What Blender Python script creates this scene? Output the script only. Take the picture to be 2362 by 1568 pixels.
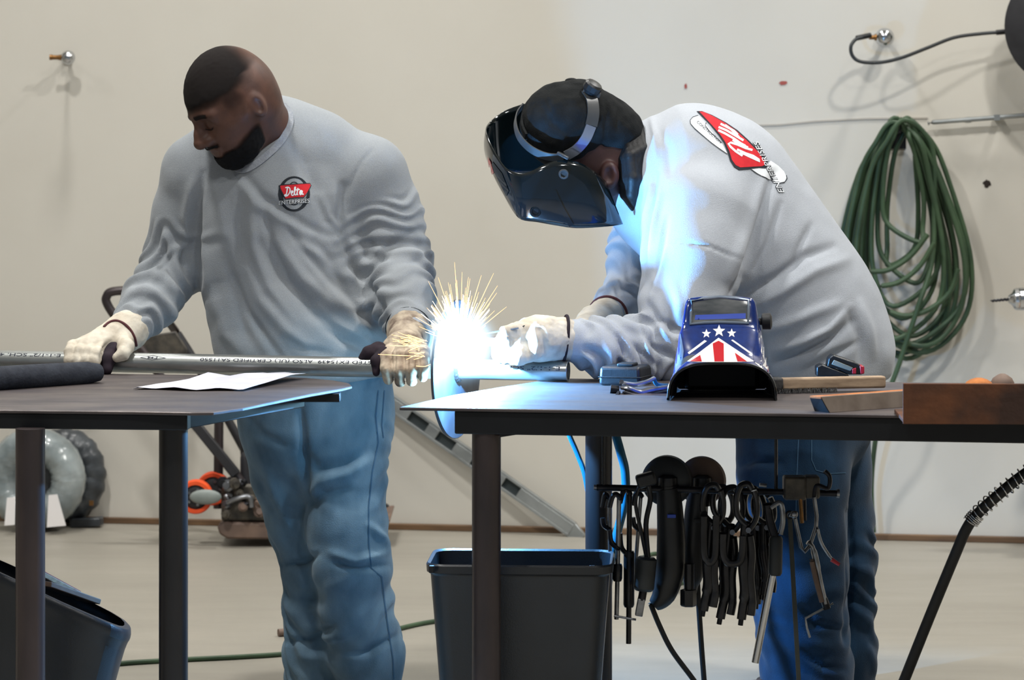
import bpy, bmesh, math, random
import numpy as np
from mathutils import Vector, Matrix
from mathutils.bvhtree import BVHTree
from mathutils.geometry import delaunay_2d_cdt

random.seed(7)
SC = bpy.context.scene
COL = SC.collection
for _o in list(bpy.data.objects):
    bpy.data.objects.remove(_o)

# ------------------------------------------------------------------ camera
FPX, CX, YH, HC, HT = 6955.0, 1181.0, 250.0, 1.5, 0.855   # focal length in px, principal x, horizon y, eye height, table height
cam = bpy.data.cameras.new('camera')
cam.sensor_fit = 'HORIZONTAL'
cam.sensor_width = 36.0
cam.lens = FPX / 2362.0 * 36.0
cam.shift_y = (YH - 784.0) / 2362.0
cam.clip_start, cam.clip_end = 0.1, 200
cam.dof.use_dof = True
cam.dof.focus_distance = 7.1
cam.dof.aperture_fstop = 7.0
camo = bpy.data.objects.new('camera', cam)
camo.location = (0, 0, HC)
camo.rotation_euler = (math.pi / 2, 0, 0)
COL.objects.link(camo)
SC.camera = camo

# ------------------------------------------------------------------ world, exposure
wd = bpy.data.worlds.new('world'); SC.world = wd
wd.use_nodes = True
wd.node_tree.nodes['Background'].inputs[0].default_value = (0.80, 0.90, 1.0, 1)
wd.node_tree.nodes['Background'].inputs[1].default_value = 0.22
SC.view_settings.view_transform = 'Standard'
SC.view_settings.look = 'None'
SC.view_settings.gamma = 1.0
SC.view_settings.exposure = 0.0
SC.view_settings.use_curve_mapping = False
SC.cycles.use_denoising = True
SC.cycles.max_bounces = 5
SC.cycles.diffuse_bounces = 2
SC.cycles.glossy_bounces = 2
SC.cycles.adaptive_threshold = 0.07
SC.cycles.volume_bounces = 0
SC.cycles.transparent_max_bounces = 4
SC.cycles.sample_clamp_indirect = 4.0

# room axes: the room is turned a little against the camera
WSL = 0.155
WTH = math.atan(WSL)
RU = Vector((math.cos(WTH), -math.sin(WTH), 0))     # along the back wall, to the right
RN = Vector((math.sin(WTH), math.cos(WTH), 0))      # towards the back wall
WALL0 = Vector((0, 10.69, 0))
def room(u, n, z):
    """u metres along the back wall, n metres in front of it, z up"""
    return WALL0 + RU * u - RN * n + Vector((0, 0, z))

LAMPS = [(-1.2, 1.05, 98), (3.1, 1.05, 125), (-1.2, 4.4, 165), (3.1, 4.4, 185), (-5.5, 4.4, 40), (-1.2, 8.2, 85), (3.1, 8.2, 95)]
LAMP_Z = 5.7
LAMP_COL = (1.0, 0.985, 0.95)
ARC_W = 155.0
JEANS_FILL_W = 3.5  # power of the added fill light on the standing man's jeans
ARC_COL = (0.16, 0.48, 1.0)

# ------------------------------------------------------------------ pixel <-> world
def P(px, py, Y):
    return Vector(((px - CX) / FPX * Y, Y, HC - (py - YH) / FPX * Y))
def TZ(px, py, z):
    Y = FPX * (HC - z) / (py - YH)
    return P(px, py, Y)
def T(px, py):
    return TZ(px, py, HT)
def FL(px, py):
    return TZ(px, py, 0.0)
def W(px, py, off=0.0):
    Y = (WALL0.y - off * math.sqrt(1 + WSL * WSL)) / (1 + WSL * (px - CX) / FPX)
    return P(px, py, Y)
def S(px, Y):
    return px * Y / FPX

# ------------------------------------------------------------------ materials
def lin(c):
    return tuple(((v / 255.0) / 12.92 if v / 255.0 <= 0.04045 else ((v / 255.0 + 0.055) / 1.055) ** 2.4) for v in c)
MATS = {}
def M(name, c1, c2=None, scale=8.0, rough=0.6, metal=0.0, bump=0.0, bscale=60.0, stretch=(1, 1, 1), spec=0.5, coat=0.0,
      detail=4.0, lo=0.35, hi=0.65, sheen=0.0, rough2=None, bstretch=None, trans=0.0, alpha=1.0, emit=None, estr=0.0):
    m = bpy.data.materials.new(name); m.use_nodes = True
    nt = m.node_tree; N = nt.nodes; L = nt.links
    b = N['Principled BSDF']
    b.inputs['Roughness'].default_value = rough
    b.inputs['Metallic'].default_value = metal
    b.inputs['Specular IOR Level'].default_value = spec
    b.inputs['Coat Weight'].default_value = coat
    b.inputs['Sheen Weight'].default_value = sheen
    b.inputs['Transmission Weight'].default_value = trans
    b.inputs['Alpha'].default_value = alpha
    b.inputs['Base Color'].default_value = (*lin(c1), 1)
    if emit:
        b.inputs['Emission Color'].default_value = (*emit, 1)
        b.inputs['Emission Strength'].default_value = estr
    tc = None
    def coords(st):
        nonlocal tc
        if tc is None:
            tc = N.new('ShaderNodeTexCoord')
        mp = N.new('ShaderNodeMapping'); mp.inputs['Scale'].default_value = st
        L.new(tc.outputs['Object'], mp.inputs['Vector'])
        return mp.outputs['Vector']
    if c2:
        n = N.new('ShaderNodeTexNoise'); n.inputs['Scale'].default_value = scale; n.inputs['Detail'].default_value = detail
        L.new(coords(stretch), n.inputs['Vector'])
        r = N.new('ShaderNodeMapRange'); r.inputs[1].default_value = lo; r.inputs[2].default_value = hi
        L.new(n.outputs['Fac'], r.inputs[0])
        mx = N.new('ShaderNodeMix'); mx.data_type = 'RGBA'
        mx.inputs['A'].default_value = (*lin(c1), 1); mx.inputs['B'].default_value = (*lin(c2), 1)
        L.new(r.outputs[0], mx.inputs['Factor'])
        L.new(mx.outputs['Result'], b.inputs['Base Color'])
        if rough2 is not None:
            r2 = N.new('ShaderNodeMapRange'); r2.inputs[3].default_value = rough; r2.inputs[4].default_value = rough2
            L.new(r.outputs[0], r2.inputs[0]); L.new(r2.outputs[0], b.inputs['Roughness'])
    if bump:
        n = N.new('ShaderNodeTexNoise'); n.inputs['Scale'].default_value = bscale; n.inputs['Detail'].default_value = 3.0
        L.new(coords(bstretch or (1, 1, 1)), n.inputs['Vector'])
        bp = N.new('ShaderNodeBump'); bp.inputs['Strength'].default_value = bump; bp.inputs['Distance'].default_value = 0.004
        L.new(n.outputs['Fac'], bp.inputs['Height']); L.new(bp.outputs['Normal'], b.inputs['Normal'])
    MATS[name] = m
    return m
def emat(name, col, s):
    m = bpy.data.materials.new(name); m.use_nodes = True
    nt = m.node_tree; nt.nodes.clear()
    e = nt.nodes.new('ShaderNodeEmission'); o = nt.nodes.new('ShaderNodeOutputMaterial')
    e.inputs[0].default_value = (*col, 1); e.inputs[1].default_value = s
    nt.links.new(e.outputs[0], o.inputs[0])
    MATS[name] = m
    return m

# ------------------------------------------------------------------ mesh building
def frame_of(d, up=Vector((0, 0, 1))):
    d = Vector(d).normalized()
    if abs(d.dot(up)) > 0.98:
        up = Vector((0, 1, 0))
    a = d.cross(up).normalized()
    return a, a.cross(d).normalized(), d
class MB:
    def __init__(s): s.v, s.f = [], []
    def add(s, vs, fs):
        o = len(s.v); s.v += [Vector(q) for q in vs]; s.f += [tuple(i + o for i in f) for f in fs]; return s
    def hexa(s, q):   # 8 corners: bottom ring 0-3, top ring 4-7
        return s.add(q, [(3, 2, 1, 0), (4, 5, 6, 7), (0, 1, 5, 4), (1, 2, 6, 5), (2, 3, 7, 6), (3, 0, 4, 7)])
    def box(s, c, size, ax=None):
        c = Vector(c); x, y, z = [h / 2 for h in size]
        ax = ax or (Vector((1, 0, 0)), Vector((0, 1, 0)), Vector((0, 0, 1)))
        q = [c + ax[0] * (i * x) + ax[1] * (j * y) + ax[2] * (k * z) for k in (-1, 1) for i, j in ((-1, -1), (1, -1), (1, 1), (-1, 1))]
        return s.hexa(q)
    def beam(s, a, b, w, h, up=Vector((0, 0, 1))):
        a, b = Vector(a), Vector(b); x, y, d = frame_of(b - a, up)
        q = [p + x * (i * w / 2) + y * (j * h / 2) for p in (a, b) for i, j in ((-1, -1), (1, -1), (1, 1), (-1, 1))]
        return s.hexa(q)
    def prism(s, poly, d):   # planar polygon (3D points) extruded by vector d
        n = len(poly); d = Vector(d); poly = [Vector(p) for p in poly]
        return s.add(poly + [p + d for p in poly], [tuple(range(n))[::-1], tuple(range(n, 2 * n))] + [(i, (i + 1) % n, (i + 1) % n + n, i + n) for i in range(n)])
    def cyl(s, a, b, r, r2=None, n=20, cap=True):
        a, b = Vector(a), Vector(b); x, y, d = frame_of(b - a); r2 = r if r2 is None else r2
        vs = [p + (x * math.cos(t) + y * math.sin(t)) * rr for p, rr in ((a, r), (b, r2)) for t in [2 * math.pi * i / n for i in range(n)]]
        fs = [(i, (i + 1) % n, (i + 1) % n + n, i + n) for i in range(n)]
        if cap: fs += [tuple(range(n))[::-1], tuple(range(n, 2 * n))]
        return s.add(vs, fs)
    def lathe(s, a, d, prof, n=24, cap=True):   # prof: (distance along d, radius)
        a = Vector(a); x, y, d = frame_of(d); vs, fs = [], []
        for t, r in prof:
            vs += [a + d * t + (x * math.cos(2 * math.pi * i / n) + y * math.sin(2 * math.pi * i / n)) * r for i in range(n)]
        for k in range(len(prof) - 1):
            fs += [(k * n + i, k * n + (i + 1) % n, (k + 1) * n + (i + 1) % n, (k + 1) * n + i) for i in range(n)]
        if cap: fs += [tuple(range(n))[::-1], tuple(range((len(prof) - 1) * n, len(prof) * n))]
        return s.add(vs, fs)
    def tube(s, pts, r, n=10, cap=True, flat=1.0, closed=False):
        pts = [Vector(p) for p in pts]; m = len(pts)
        rs = r if isinstance(r, (list, tuple)) else [r] * m
        x = None; vs = []
        for i, p in enumerate(pts):
            if closed: d = pts[(i + 1) % m] - pts[i - 1]
            else: d = pts[min(i + 1, m - 1)] - pts[max(i - 1, 0)]
            d.normalize()
            if x is None: x, y, _ = frame_of(d)
            else:
                x = (x - d * x.dot(d)).normalized(); y = x.cross(d).normalized() * -1
                y = d.cross(x)
            for k in range(n):
                t = 2 * math.pi * k / n
                vs.append(p + x * (math.cos(t) * rs[i]) + y * (math.sin(t) * rs[i] * flat))
        fs = [(i * n + k, i * n + (k + 1) % n, (i + 1) * n + (k + 1) % n, (i + 1) * n + k) for i in range(m - 1) for k in range(n)]
        if closed: fs += [((m - 1) * n + k, (m - 1) * n + (k + 1) % n, (k + 1) % n, k) for k in range(n)]
        elif cap: fs += [tuple(range(n))[::-1], tuple(range((m - 1) * n, m * n))]
        return s.add(vs, fs)
    def sphere(s, c, r, n=16, m=10, sc=(1, 1, 1)):
        c = Vector(c); vs = [c + Vector((0, 0, r * sc[2]))]
        for i in range(1, m):
            a = math.pi * i / m
            vs += [c + Vector((math.sin(a) * math.cos(2 * math.pi * k / n) * r * sc[0], math.sin(a) * math.sin(2 * math.pi * k / n) * r * sc[1], math.cos(a) * r * sc[2])) for k in range(n)]
        vs.append(c - Vector((0, 0, r * sc[2]))); e = len(vs) - 1
        fs = [(0, 1 + k, 1 + (k + 1) % n) for k in range(n)]
        for i in range(m - 2):
            fs += [(1 + i * n + k, 1 + (i + 1) * n + k, 1 + (i + 1) * n + (k + 1) % n, 1 + i * n + (k + 1) % n) for k in range(n)]
        fs += [(e, 1 + (m - 2) * n + (k + 1) % n, 1 + (m - 2) * n + k) for k in range(n)]
        return s.add(vs, fs)
    def grid(s, rows, closed=False):   # rows of points
        m, n = len(rows), len(rows[0])
        w = n if closed else n - 1
        return s.add([p for r in rows for p in r], [(i * n + k, i * n + (k + 1) % n, (i + 1) * n + (k + 1) % n, (i + 1) * n + k) for i in range(m - 1) for k in range(w)])
ORI = {}
def link(name, me, mat, parent, smooth=35):
    o = bpy.data.objects.new(name, me); COL.objects.link(o)
    if mat is not None: me.materials.append(MATS[mat] if isinstance(mat, str) else mat)
    if smooth is not None:
        me.shade_smooth()
        if smooth < 180: me.set_sharp_from_angle(angle=math.radians(smooth))
    if parent is not None: o.parent = parent
    return o
def part(name, mb, mat, parent=None, smooth=35, bevel=0.0, solid=0.0, sub=0, base=None, fixn=True, bseg=2):
    """one mesh object; verts are given in world space and stored relative to the thing's base"""
    org = ORI[parent.name] if parent is not None else Vector(base if base is not None else (0, 0, 0))
    me = bpy.data.meshes.new(name)
    me.from_pydata([tuple(p - org) for p in mb.v], [], mb.f)
    if fixn:
        bm = bmesh.new(); bm.from_mesh(me); bmesh.ops.recalc_face_normals(bm, faces=bm.faces); bm.to_mesh(me); bm.free()
    me.update()
    o = link(name, me, mat, parent, smooth)
    if parent is None: o.location = org
    ORI[o.name] = org
    if bevel:
        md = o.modifiers.new('bevel', 'BEVEL'); md.width = bevel; md.segments = bseg; md.limit_method = 'ANGLE'; md.angle_limit = math.radians(40)
    if solid:
        md = o.modifiers.new('solid', 'SOLIDIFY'); md.thickness = solid; md.offset = 0
    if sub:
        md = o.modifiers.new('sub', 'SUBSURF'); md.levels = sub; md.render_levels = sub
    return o
def tag(o, label, cat, group=None, kind=None):
    if label: o['label'] = label
    if cat: o['category'] = cat
    if group: o['group'] = group
    if kind: o['kind'] = kind
    return o
def thing(name, base, label, cat, group=None):
    o = bpy.data.objects.new(name, None); COL.objects.link(o); o.location = base; o.empty_display_size = 0.05
    ORI[o.name] = Vector(base)
    return tag(o, label, cat, group)
def struct(name, mb, mat, parent=None, **k):
    o = part(name, mb, mat, parent, **k)
    if parent is None: o['kind'] = 'structure'
    return o
def spline(pts, n=8):
    pts = [Vector(p) for p in pts]; out = []
    for i in range(len(pts) - 1):
        p0, p1, p2, p3 = pts[max(i - 1, 0)], pts[i], pts[i + 1], pts[min(i + 2, len(pts) - 1)]
        for k in range(n):
            t = k / n
            out.append(0.5 * ((2 * p1) + (p2 - p0) * t + (2 * p0 - 5 * p1 + 4 * p2 - p3) * t * t + (3 * p1 - p0 - 3 * p2 + p3) * t ** 3))
    out.append(pts[-1])
    return out

# ------------------------------------------------------------------ flat print laid onto a surface
def bvh_of(*objs):
    v, f = [], []
    for o in objs:
        org = ORI[o.name]; n = len(v)
        v += [x.co + org for x in o.data.vertices]; f += [tuple(i + n for i in p.vertices) for p in o.data.polygons]
    return BVHTree.FromPolygons(v, f)
EYE = Vector((0, 0, HC))
def hit(bvh, px, py, off=0.001, fall=None):
    d = (P(px, py, 7.0) - EYE).normalized()
    loc, nor, _, _ = bvh.ray_cast(EYE, d)
    if loc is None:
        if fall is None: return None
        q = P(px, py, fall)
        loc, nor, _, _ = bvh.find_nearest(q)
    if nor.dot(d) > 0: nor = -nor
    return loc + nor * off
def tri_fill(poly, step):
    """triangles filling a 2D polygon, with inner points so that it can follow a curved surface"""
    ring = []
    for a, b in zip(poly, poly[1:] + poly[:1]):
        a, b = Vector(a), Vector(b); k = max(1, int((b - a).length / step))
        ring += [a.lerp(b, i / k) for i in range(k)]
    n = len(ring)
    xs = [p.x for p in ring]; ys = [p.y for p in ring]; pts = list(ring)
    def inside(x, y):
        c = False
        for i in range(n):
            a, b = ring[i], ring[i - 1]
            if (a.y > y) != (b.y > y) and x < (b.x - a.x) * (y - a.y) / (b.y - a.y) + a.x: c = not c
        return c
    y = min(ys) + step / 2
    while y < max(ys):
        x = min(xs) + step / 2
        while x < max(xs):
            if inside(x, y): pts.append(Vector((x, y)))
            x += step
        y += step
    r = delaunay_2d_cdt([Vector((p.x, p.y)) for p in pts], [], [list(range(n))], 1, 1e-4)
    return [tuple(p) for p in r[0]], [tuple(f) for f in r[2]]
def stroke_poly(pts, w):
    """closed outline around a 2D polyline"""
    pts = [Vector(p) for p in pts]; l, r = [], []
    for i, p in enumerate(pts):
        d = (pts[min(i + 1, len(pts) - 1)] - pts[max(i - 1, 0)]).normalized(); nn = Vector((-d.y, d.x))
        ww = w[i] if isinstance(w, (list, tuple)) else w
        l.append(p + nn * ww / 2); r.append(p - nn * ww / 2)
    return [tuple(p) for p in l + r[::-1]]
def print_on(name, shapes, mat, parent, fn, step=4.0):
    """shapes: list of 2D polygons, fn(x,y) -> world point on the surface"""
    mb = MB()
    for poly in shapes:
        vs, fs = tri_fill([tuple(p) for p in poly], step)
        q = [fn(*v) for v in vs]
        if any(x is None for x in q):
            ok = [i for i, x in enumerate(q) if x is not None]; mp = {o: i for i, o in enumerate(ok)}
            fs = [tuple(mp[i] for i in f) for f in fs if all(i in mp for i in f)]; q = [q[i] for i in ok]
        mb.add(q, fs)
    return part(name, mb, mat, parent, smooth=180, fixn=False)
def text_mesh(txt, size=1.0, bold=0.0, shear=0.0, ext=0.0):
    """flat letters as (verts2d, faces, width)"""
    c = bpy.data.curves.new('t', 'FONT'); c.body = txt; c.size = size; c.offset = bold; c.shear = shear; c.resolution_u = 3
    o = bpy.data.objects.new('t', c); COL.objects.link(o)
    bpy.context.view_layer.update()
    me = o.to_mesh(); vs = [(v.co.x, v.co.y) for v in me.vertices]; fs = [tuple(p.vertices) for p in me.polygons]
    o.to_mesh_clear(); bpy.data.objects.remove(o); bpy.data.curves.remove(c)
    w = max(v[0] for v in vs); x0 = min(v[0] for v in vs)
    return [(v[0] - x0, v[1]) for v in vs], fs, w - x0
# ================================================================== materials
M('wall_paint', (208, 204, 194), (198, 193, 182), scale=0.9, lo=0.4, hi=0.75, rough=0.75, bump=0.12, bscale=9, spec=0.25)
M('concrete', (152, 147, 136), (137, 132, 122), scale=1.3, stretch=(0.7, 2.4, 1), detail=9, lo=0.3, hi=0.75, rough=0.34, rough2=0.55, bump=0.08, bscale=30, spec=0.45)
M('ceiling_paint', (205, 203, 198), rough=0.9)
M('base_wood', (112, 84, 56), (84, 62, 42), scale=6, stretch=(1, 1, 8), rough=0.6)
M('plate_steel', (92, 84, 82), (66, 60, 62), scale=5, stretch=(1, 3, 1), detail=8, rough=0.42, rough2=0.58, metal=0.35, bump=0.15, bscale=25)
M('dark_frame', (19, 21, 26), (12, 14, 18), scale=10, rough=0.5, metal=0.3)
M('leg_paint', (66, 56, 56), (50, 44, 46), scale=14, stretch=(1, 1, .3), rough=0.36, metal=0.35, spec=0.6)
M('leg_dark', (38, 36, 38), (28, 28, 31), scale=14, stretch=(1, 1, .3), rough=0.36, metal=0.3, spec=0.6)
M('galvanised', (176, 178, 176), (140, 144, 142), scale=28, stretch=(.25, 1, 1), rough=0.28, rough2=0.4, metal=0.85, bump=0.05, bscale=80)
M('pipe_ink', (42, 46, 58), rough=0.7)
M('pipe_bore', (58, 62, 70), rough=0.5, metal=0.5)
M('disc_steel', (98, 102, 108), (78, 82, 90), scale=14, rough=0.36, metal=0.6, bump=0.06, bscale=30)
M('paper', (206, 206, 216), (190, 191, 204), scale=9, rough=0.85, spec=0.2)
M('foam_rubber', (52, 56, 64), (40, 43, 51), scale=40, rough=0.85, bump=0.3, bscale=160, spec=0.25)
M('black_plastic', (26, 28, 31), (18, 20, 23), scale=30, rough=0.42, bump=0.1, bscale=200, spec=0.5)
M('bin_plastic', (30, 34, 40), (22, 26, 31), scale=5, rough=0.36, bump=0.12, bscale=300, spec=0.55)
M('black_rubber', (22, 23, 25), (15, 16, 18), scale=25, rough=0.55, spec=0.4)
M('chrome', (200, 202, 205), rough=0.14, metal=1.0)
M('steel', (150, 152, 156), (112, 114, 118), scale=30, rough=0.3, metal=0.9)
M('dark_steel', (46, 46, 50), (28, 29, 33), scale=30, rough=0.36, metal=0.75)
M('black_steel', (44, 45, 48), (28, 29, 32), scale=26, rough=0.27, metal=0.5, spec=0.6)
M('brass', (150, 108, 62), (112, 82, 48), scale=30, rough=0.38, metal=0.8)
M('hose_green', (62, 84, 58), (46, 66, 46), scale=9, rough=0.5, spec=0.4)
M('hose_dark', (62, 64, 58), (46, 50, 44), scale=9, rough=0.6)
M('hose_black', (40, 44, 46), (30, 33, 35), scale=9, rough=0.5)
M('hose_teal', (18, 104, 130), (12, 82, 108), scale=9, rough=0.45)
M('rust', (116, 74, 50), (66, 50, 44), scale=7, detail=8, rough=0.85, bump=0.3, bscale=50, spec=0.2)
M('rust_bright', (190, 118, 60), (140, 84, 48), scale=24, detail=8, rough=0.9, bump=0.3, bscale=90)
M('grey_bar', (118, 106, 96), (96, 84, 74), scale=18, rough=0.65, metal=0.3)
M('wood_handle', (172, 148, 122), (140, 118, 96), scale=14, stretch=(1, 6, 6), rough=0.75)
M('bristle', (34, 34, 36), (70, 68, 66), scale=120, rough=0.7)
M('alu', (172, 176, 176), (146, 150, 150), scale=10, stretch=(1, 1, 1), rough=0.36, metal=0.75)
M('recess', (58, 66, 68), rough=0.6, metal=0.3)
M('red_plastic', (168, 28, 44), rough=0.4)
M('orange_rubber', (232, 84, 30), (214, 70, 26), scale=12, rough=0.55)
M('grease_iron', (58, 56, 54), (96, 90, 80), scale=26, detail=6, rough=0.55, metal=0.4, bump=0.3, bscale=60)
M('machine_dark', (38, 38, 42), (28, 28, 32), scale=20, rough=0.55)
M('guard_grey', (132, 140, 136), (112, 120, 118), scale=12, rough=0.5)
M('skid_iron', (120, 98, 84), (92, 76, 68), scale=12, rough=0.7)
M('wrap_film', (158, 166, 166), (110, 120, 122), scale=7, stretch=(1, 1, 1), detail=6, rough=0.22, bump=0.7, bscale=14, spec=0.6, coat=0.4)
M('white_label', (226, 222, 220), rough=0.6)
M('dark_wrap', (70, 74, 78), (44, 48, 52), scale=14, rough=0.35, bump=0.6, bscale=24)
M('scrap_wood', (206, 168, 132), (170, 130, 104), scale=16, stretch=(1, 5, 5), rough=0.8)
M('red_wood', (172, 92, 84), (140, 76, 70), scale=16, rough=0.8)
M('stain_red', (160, 80, 72), rough=0.9)
M('hole_dark', (44, 36, 32), rough=1.0)
M('seam_grey', (172, 166, 156), rough=0.9)
M('blue_paint', (40, 70, 170), rough=0.4)
emat('lamp_glow', (1.0, 0.96, 0.88), 14.0)

# ================================================================== the room
mb = MB(); ua, ub = -9.0, 9.0
mb.add([room(ua, 0, 0), room(ub, 0, 0), room(ub, 13.0, 0), room(ua, 13.0, 0)], [(3, 2, 1, 0)])
struct('floor', mb, 'concrete', fixn=False, smooth=None)
mb = MB(); mb.prism([room(ua, 0, 0), room(ub, 0, 0), room(ub, 0, 6.2), room(ua, 0, 6.2)], RN * 0.15)
wall = struct('wall_back', mb, 'wall_paint', smooth=None)
mb = MB(); mb.prism([room(ua, 0, 0), room(ua, 13, 0), room(ua, 13, 6.2), room(ua, 0, 6.2)], -RU * 0.15)
struct('wall_left', mb, 'wall_paint', smooth=None)
mb = MB(); mb.prism([room(ub, 0, 0), room(ub, 13, 0), room(ub, 13, 6.2), room(ub, 0, 6.2)], RU * 0.15)
struct('wall_right', mb, 'wall_paint', smooth=None)
mb = MB(); mb.prism([room(ua, 0, 6.2), room(ub, 0, 6.2), room(ub, 13, 6.2), room(ua, 13, 6.2)], Vector((0, 0, 0.15)))
struct('ceiling', mb, 'ceiling_paint', smooth=None)
mb = MB(); mb.prism([room(ua, 0.001, 0.0), room(ub, 0.001, 0.0), room(ub, 0.001, 0.022), room(ua, 0.001, 0.022)], -RN * 0.02)
struct('baseboard_back', mb, 'base_wood', bevel=0.003)
# joint between the wall boards, with its filler line
mb = MB()
for a, b in (((1690, 291), (1800, 288)), ((1800, 288), (1880, 280)), ((1880, 280), (1995, 274)), ((1995, 274), (2140, 272))):
    mb.beam(W(*a, 0.001), W(*b, 0.001), 0.004, 0.006)
struct('wall_joint', mb, 'seam_grey', wall)
def blot(c, r, seed, sx=1.0, sz=1.0):
    rnd = random.Random(seed); c = Vector(c); m = MB(); n = 14
    q = [c + RU * (math.cos(2 * math.pi * i / n) * r * sx * rnd.uniform(.6, 1.2)) + Vector((0, 0, math.sin(2 * math.pi * i / n) * r * sz * rnd.uniform(.6, 1.2))) for i in range(n)]
    return m.prism(q, -RN * 0.0008)
tag(part('paint_mark', blot(W(1582, 199, .001), .009, 3, .6, 1.2), 'stain_red', base=W(1582, 199)), 'small red paint fleck on the wall above the bending man', 'paint mark')
tag(part('paint_mark', blot(W(1806, 192, .001), .012, 5, 1.3, .7), 'stain_red', base=W(1806, 192)), 'wider red smudge on the wall right of the other red fleck', 'paint mark')

# ceiling lamps
for u, n, w in LAMPS:
    c = room(u, n, LAMP_Z)
    t = thing('ceiling_lamp', c, 'round high bay lamp hanging from the ceiling out of view', 'lamp', 'high bay lamps under the ceiling')
    part('reflector', MB().lathe(c + Vector((0, 0, .02)), (0, 0, 1), [(0, .25), (.03, .24), (.12, .13), (.2, .09), (.3, .08)]), 'alu', t)
    part('lens', MB().cyl(c + Vector((0, 0, .005)), c + Vector((0, 0, .02)), .2, n=28), 'lamp_glow', t)
    part('rod', MB().cyl(c + Vector((0, 0, .3)), c + Vector((0, 0, 6.2 - LAMP_Z)), .012, n=8), 'dark_steel', t)
    li = bpy.data.lights.new('lamp_light', 'AREA'); li.shape = 'DISK'; li.size = 0.42; li.energy = w; li.color = LAMP_COL; li.spread = math.radians(170)
    lo = bpy.data.objects.new('lamp_light', li); COL.objects.link(lo); lo.parent = t; lo.location = (0, 0, -0.01)

# ================================================================== welding tables
def Tz(px, py, dz): return T(px, py) + Vector((0, 0, dz))
def extend(a, b, px):   # point on the table line a-b at image column px
    d = b - a; k = (px - CX) / FPX
    s = (k * a.y - a.x) / (d.x - k * d.y)
    return a + d * s
PT = 0.007
# right table
fa, fb = T(1048, 941), T(2080, 957); ba, bb = T(1290, 872.5), T(2060, 881)
tr_tip, tr_fr, tr_br, tr_bl = extend(fa, fb, 921), extend(fa, fb, 3000), extend(ba, bb, 2850), extend(ba, bb, 1285)
tb = Vector((tr_tip.x, tr_tip.y, 0)); tb = Vector((0.7, 6.8, 0))
tr = thing('welding_table', tb, 'dark steel welding table on round legs, carrying the painted helmet', 'table')
part('table_top', MB().prism([tr_tip, tr_fr, tr_br, tr_bl, T(1150, 893), T(1040, 912)], (0, 0, -PT)), 'plate_steel', tr, smooth=None, bevel=.0015, bseg=1)
fd = (tr_fr - tr_tip).normalized(); fn = Vector((-fd.y, fd.x, 0))
ra, rb = extend(fa, fb, 1046) + fn * .012, extend(fa, fb, 2980) + fn * .012
RH = 0.050
dn = Vector((0, 0, -1))
part('front_rail', MB().hexa([ra + dn * (PT + RH), rb + dn * (PT + RH), rb + fn * .045 + dn * (PT + RH), ra + fn * .045 + dn * (PT + RH), ra + dn * PT, rb + dn * PT, rb + fn * .045 + dn * PT, ra + fn * .045 + dn * PT]), 'dark_frame', tr, bevel=.003)
r2, r3 = extend(ba, bb, 1330) - fn * .06, extend(ba, bb, 2830) - fn * .06
part('rear_rail', MB().hexa([r2 + dn * (PT + RH), r3 + dn * (PT + RH), r3 + fn * .04 + dn * (PT + RH), r2 + fn * .04 + dn * (PT + RH), r2 + dn * PT, r3 + dn * PT, r3 + fn * .04 + dn * PT, r2 + fn * .04 + dn * PT]), 'dark_frame', tr, bevel=.003)
def leg(px, Y, top, mat, t, r=.0314):
    b = P(px, 500, Y); b.z = 0.0; e = Vector((b.x, b.y, top))
    o = part('leg', MB().cyl(b + Vector((0, 0, .008)), e, r, n=32), mat, t)
    part('foot_plate', MB().box(b + Vector((0, 0, .004)), (.11, .11, .008)), mat, o, bevel=.002)
    return o
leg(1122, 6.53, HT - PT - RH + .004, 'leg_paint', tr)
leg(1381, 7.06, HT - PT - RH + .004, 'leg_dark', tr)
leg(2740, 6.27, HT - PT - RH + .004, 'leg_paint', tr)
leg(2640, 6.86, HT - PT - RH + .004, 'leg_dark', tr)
gq = ra + fd * ((P(1155, 500, 6.5) - ra).dot(fd)) + fn * .004 + dn * (PT + RH)
part('gusset', MB().prism([gq, gq + fd * .035, gq + dn * .006], fn * .03), 'dark_frame', tr, smooth=None)

# left table
tl = thing('welding_table', Vector((-1.0, 6.8, 0)), 'dark steel welding table with rounded end, carrying the paper and grey tube', 'table')
poly = [T(-520, 941), T(0, 945.5), T(300, 948.5), T(440, 951), T(492, 950.5), T(560, 941), T(650, 922), T(720, 908), T(790, 896), T(812, 890), T(806, 884), T(770, 877), T(700, 871), T(500, 865.5), T(0, 858), T(-520, 850)]
part('table_top', MB().prism(poly, (0, 0, -PT)), 'plate_steel', tl, smooth=None, bevel=.0015, bseg=1)
la, lb = T(-500, 941.5) + Vector((0, .015, 0)), T(430, 950) + Vector((0, .015, 0))
ld = (lb - la).normalized(); ln = Vector((-ld.y, ld.x, 0))
LH = 0.034
part('front_rail', MB().hexa([la + dn * (PT + LH), lb + dn * (PT + LH), lb + ln * .04 + dn * (PT + LH), la + ln * .04 + dn * (PT + LH), la + dn * PT, lb + dn * PT, lb + ln * .04 + dn * PT, la + ln * .04 + dn * PT]), 'dark_frame', tl, bevel=.003)
k0, k1 = T(655, 897), T(785, 897)
part('rear_bar', MB().box((k0 + k1) / 2 + dn * (PT + .011) + Vector((0, .0, 0)), ((k1 - k0).length, .05, .02)), 'dark_frame', tl, bevel=.002)
part('side_rail', MB().beam(lb + dn * (PT + .017) - ld * .02 + ln * .04, (k0 + k1) / 2 + dn * (PT + .017) - Vector((.03, 0, 0)), .03, .034), 'dark_frame', tl, bevel=.002)
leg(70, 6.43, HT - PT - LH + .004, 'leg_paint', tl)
leg(400, 6.53, HT - PT - .002, 'leg_dark', tl)
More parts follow.
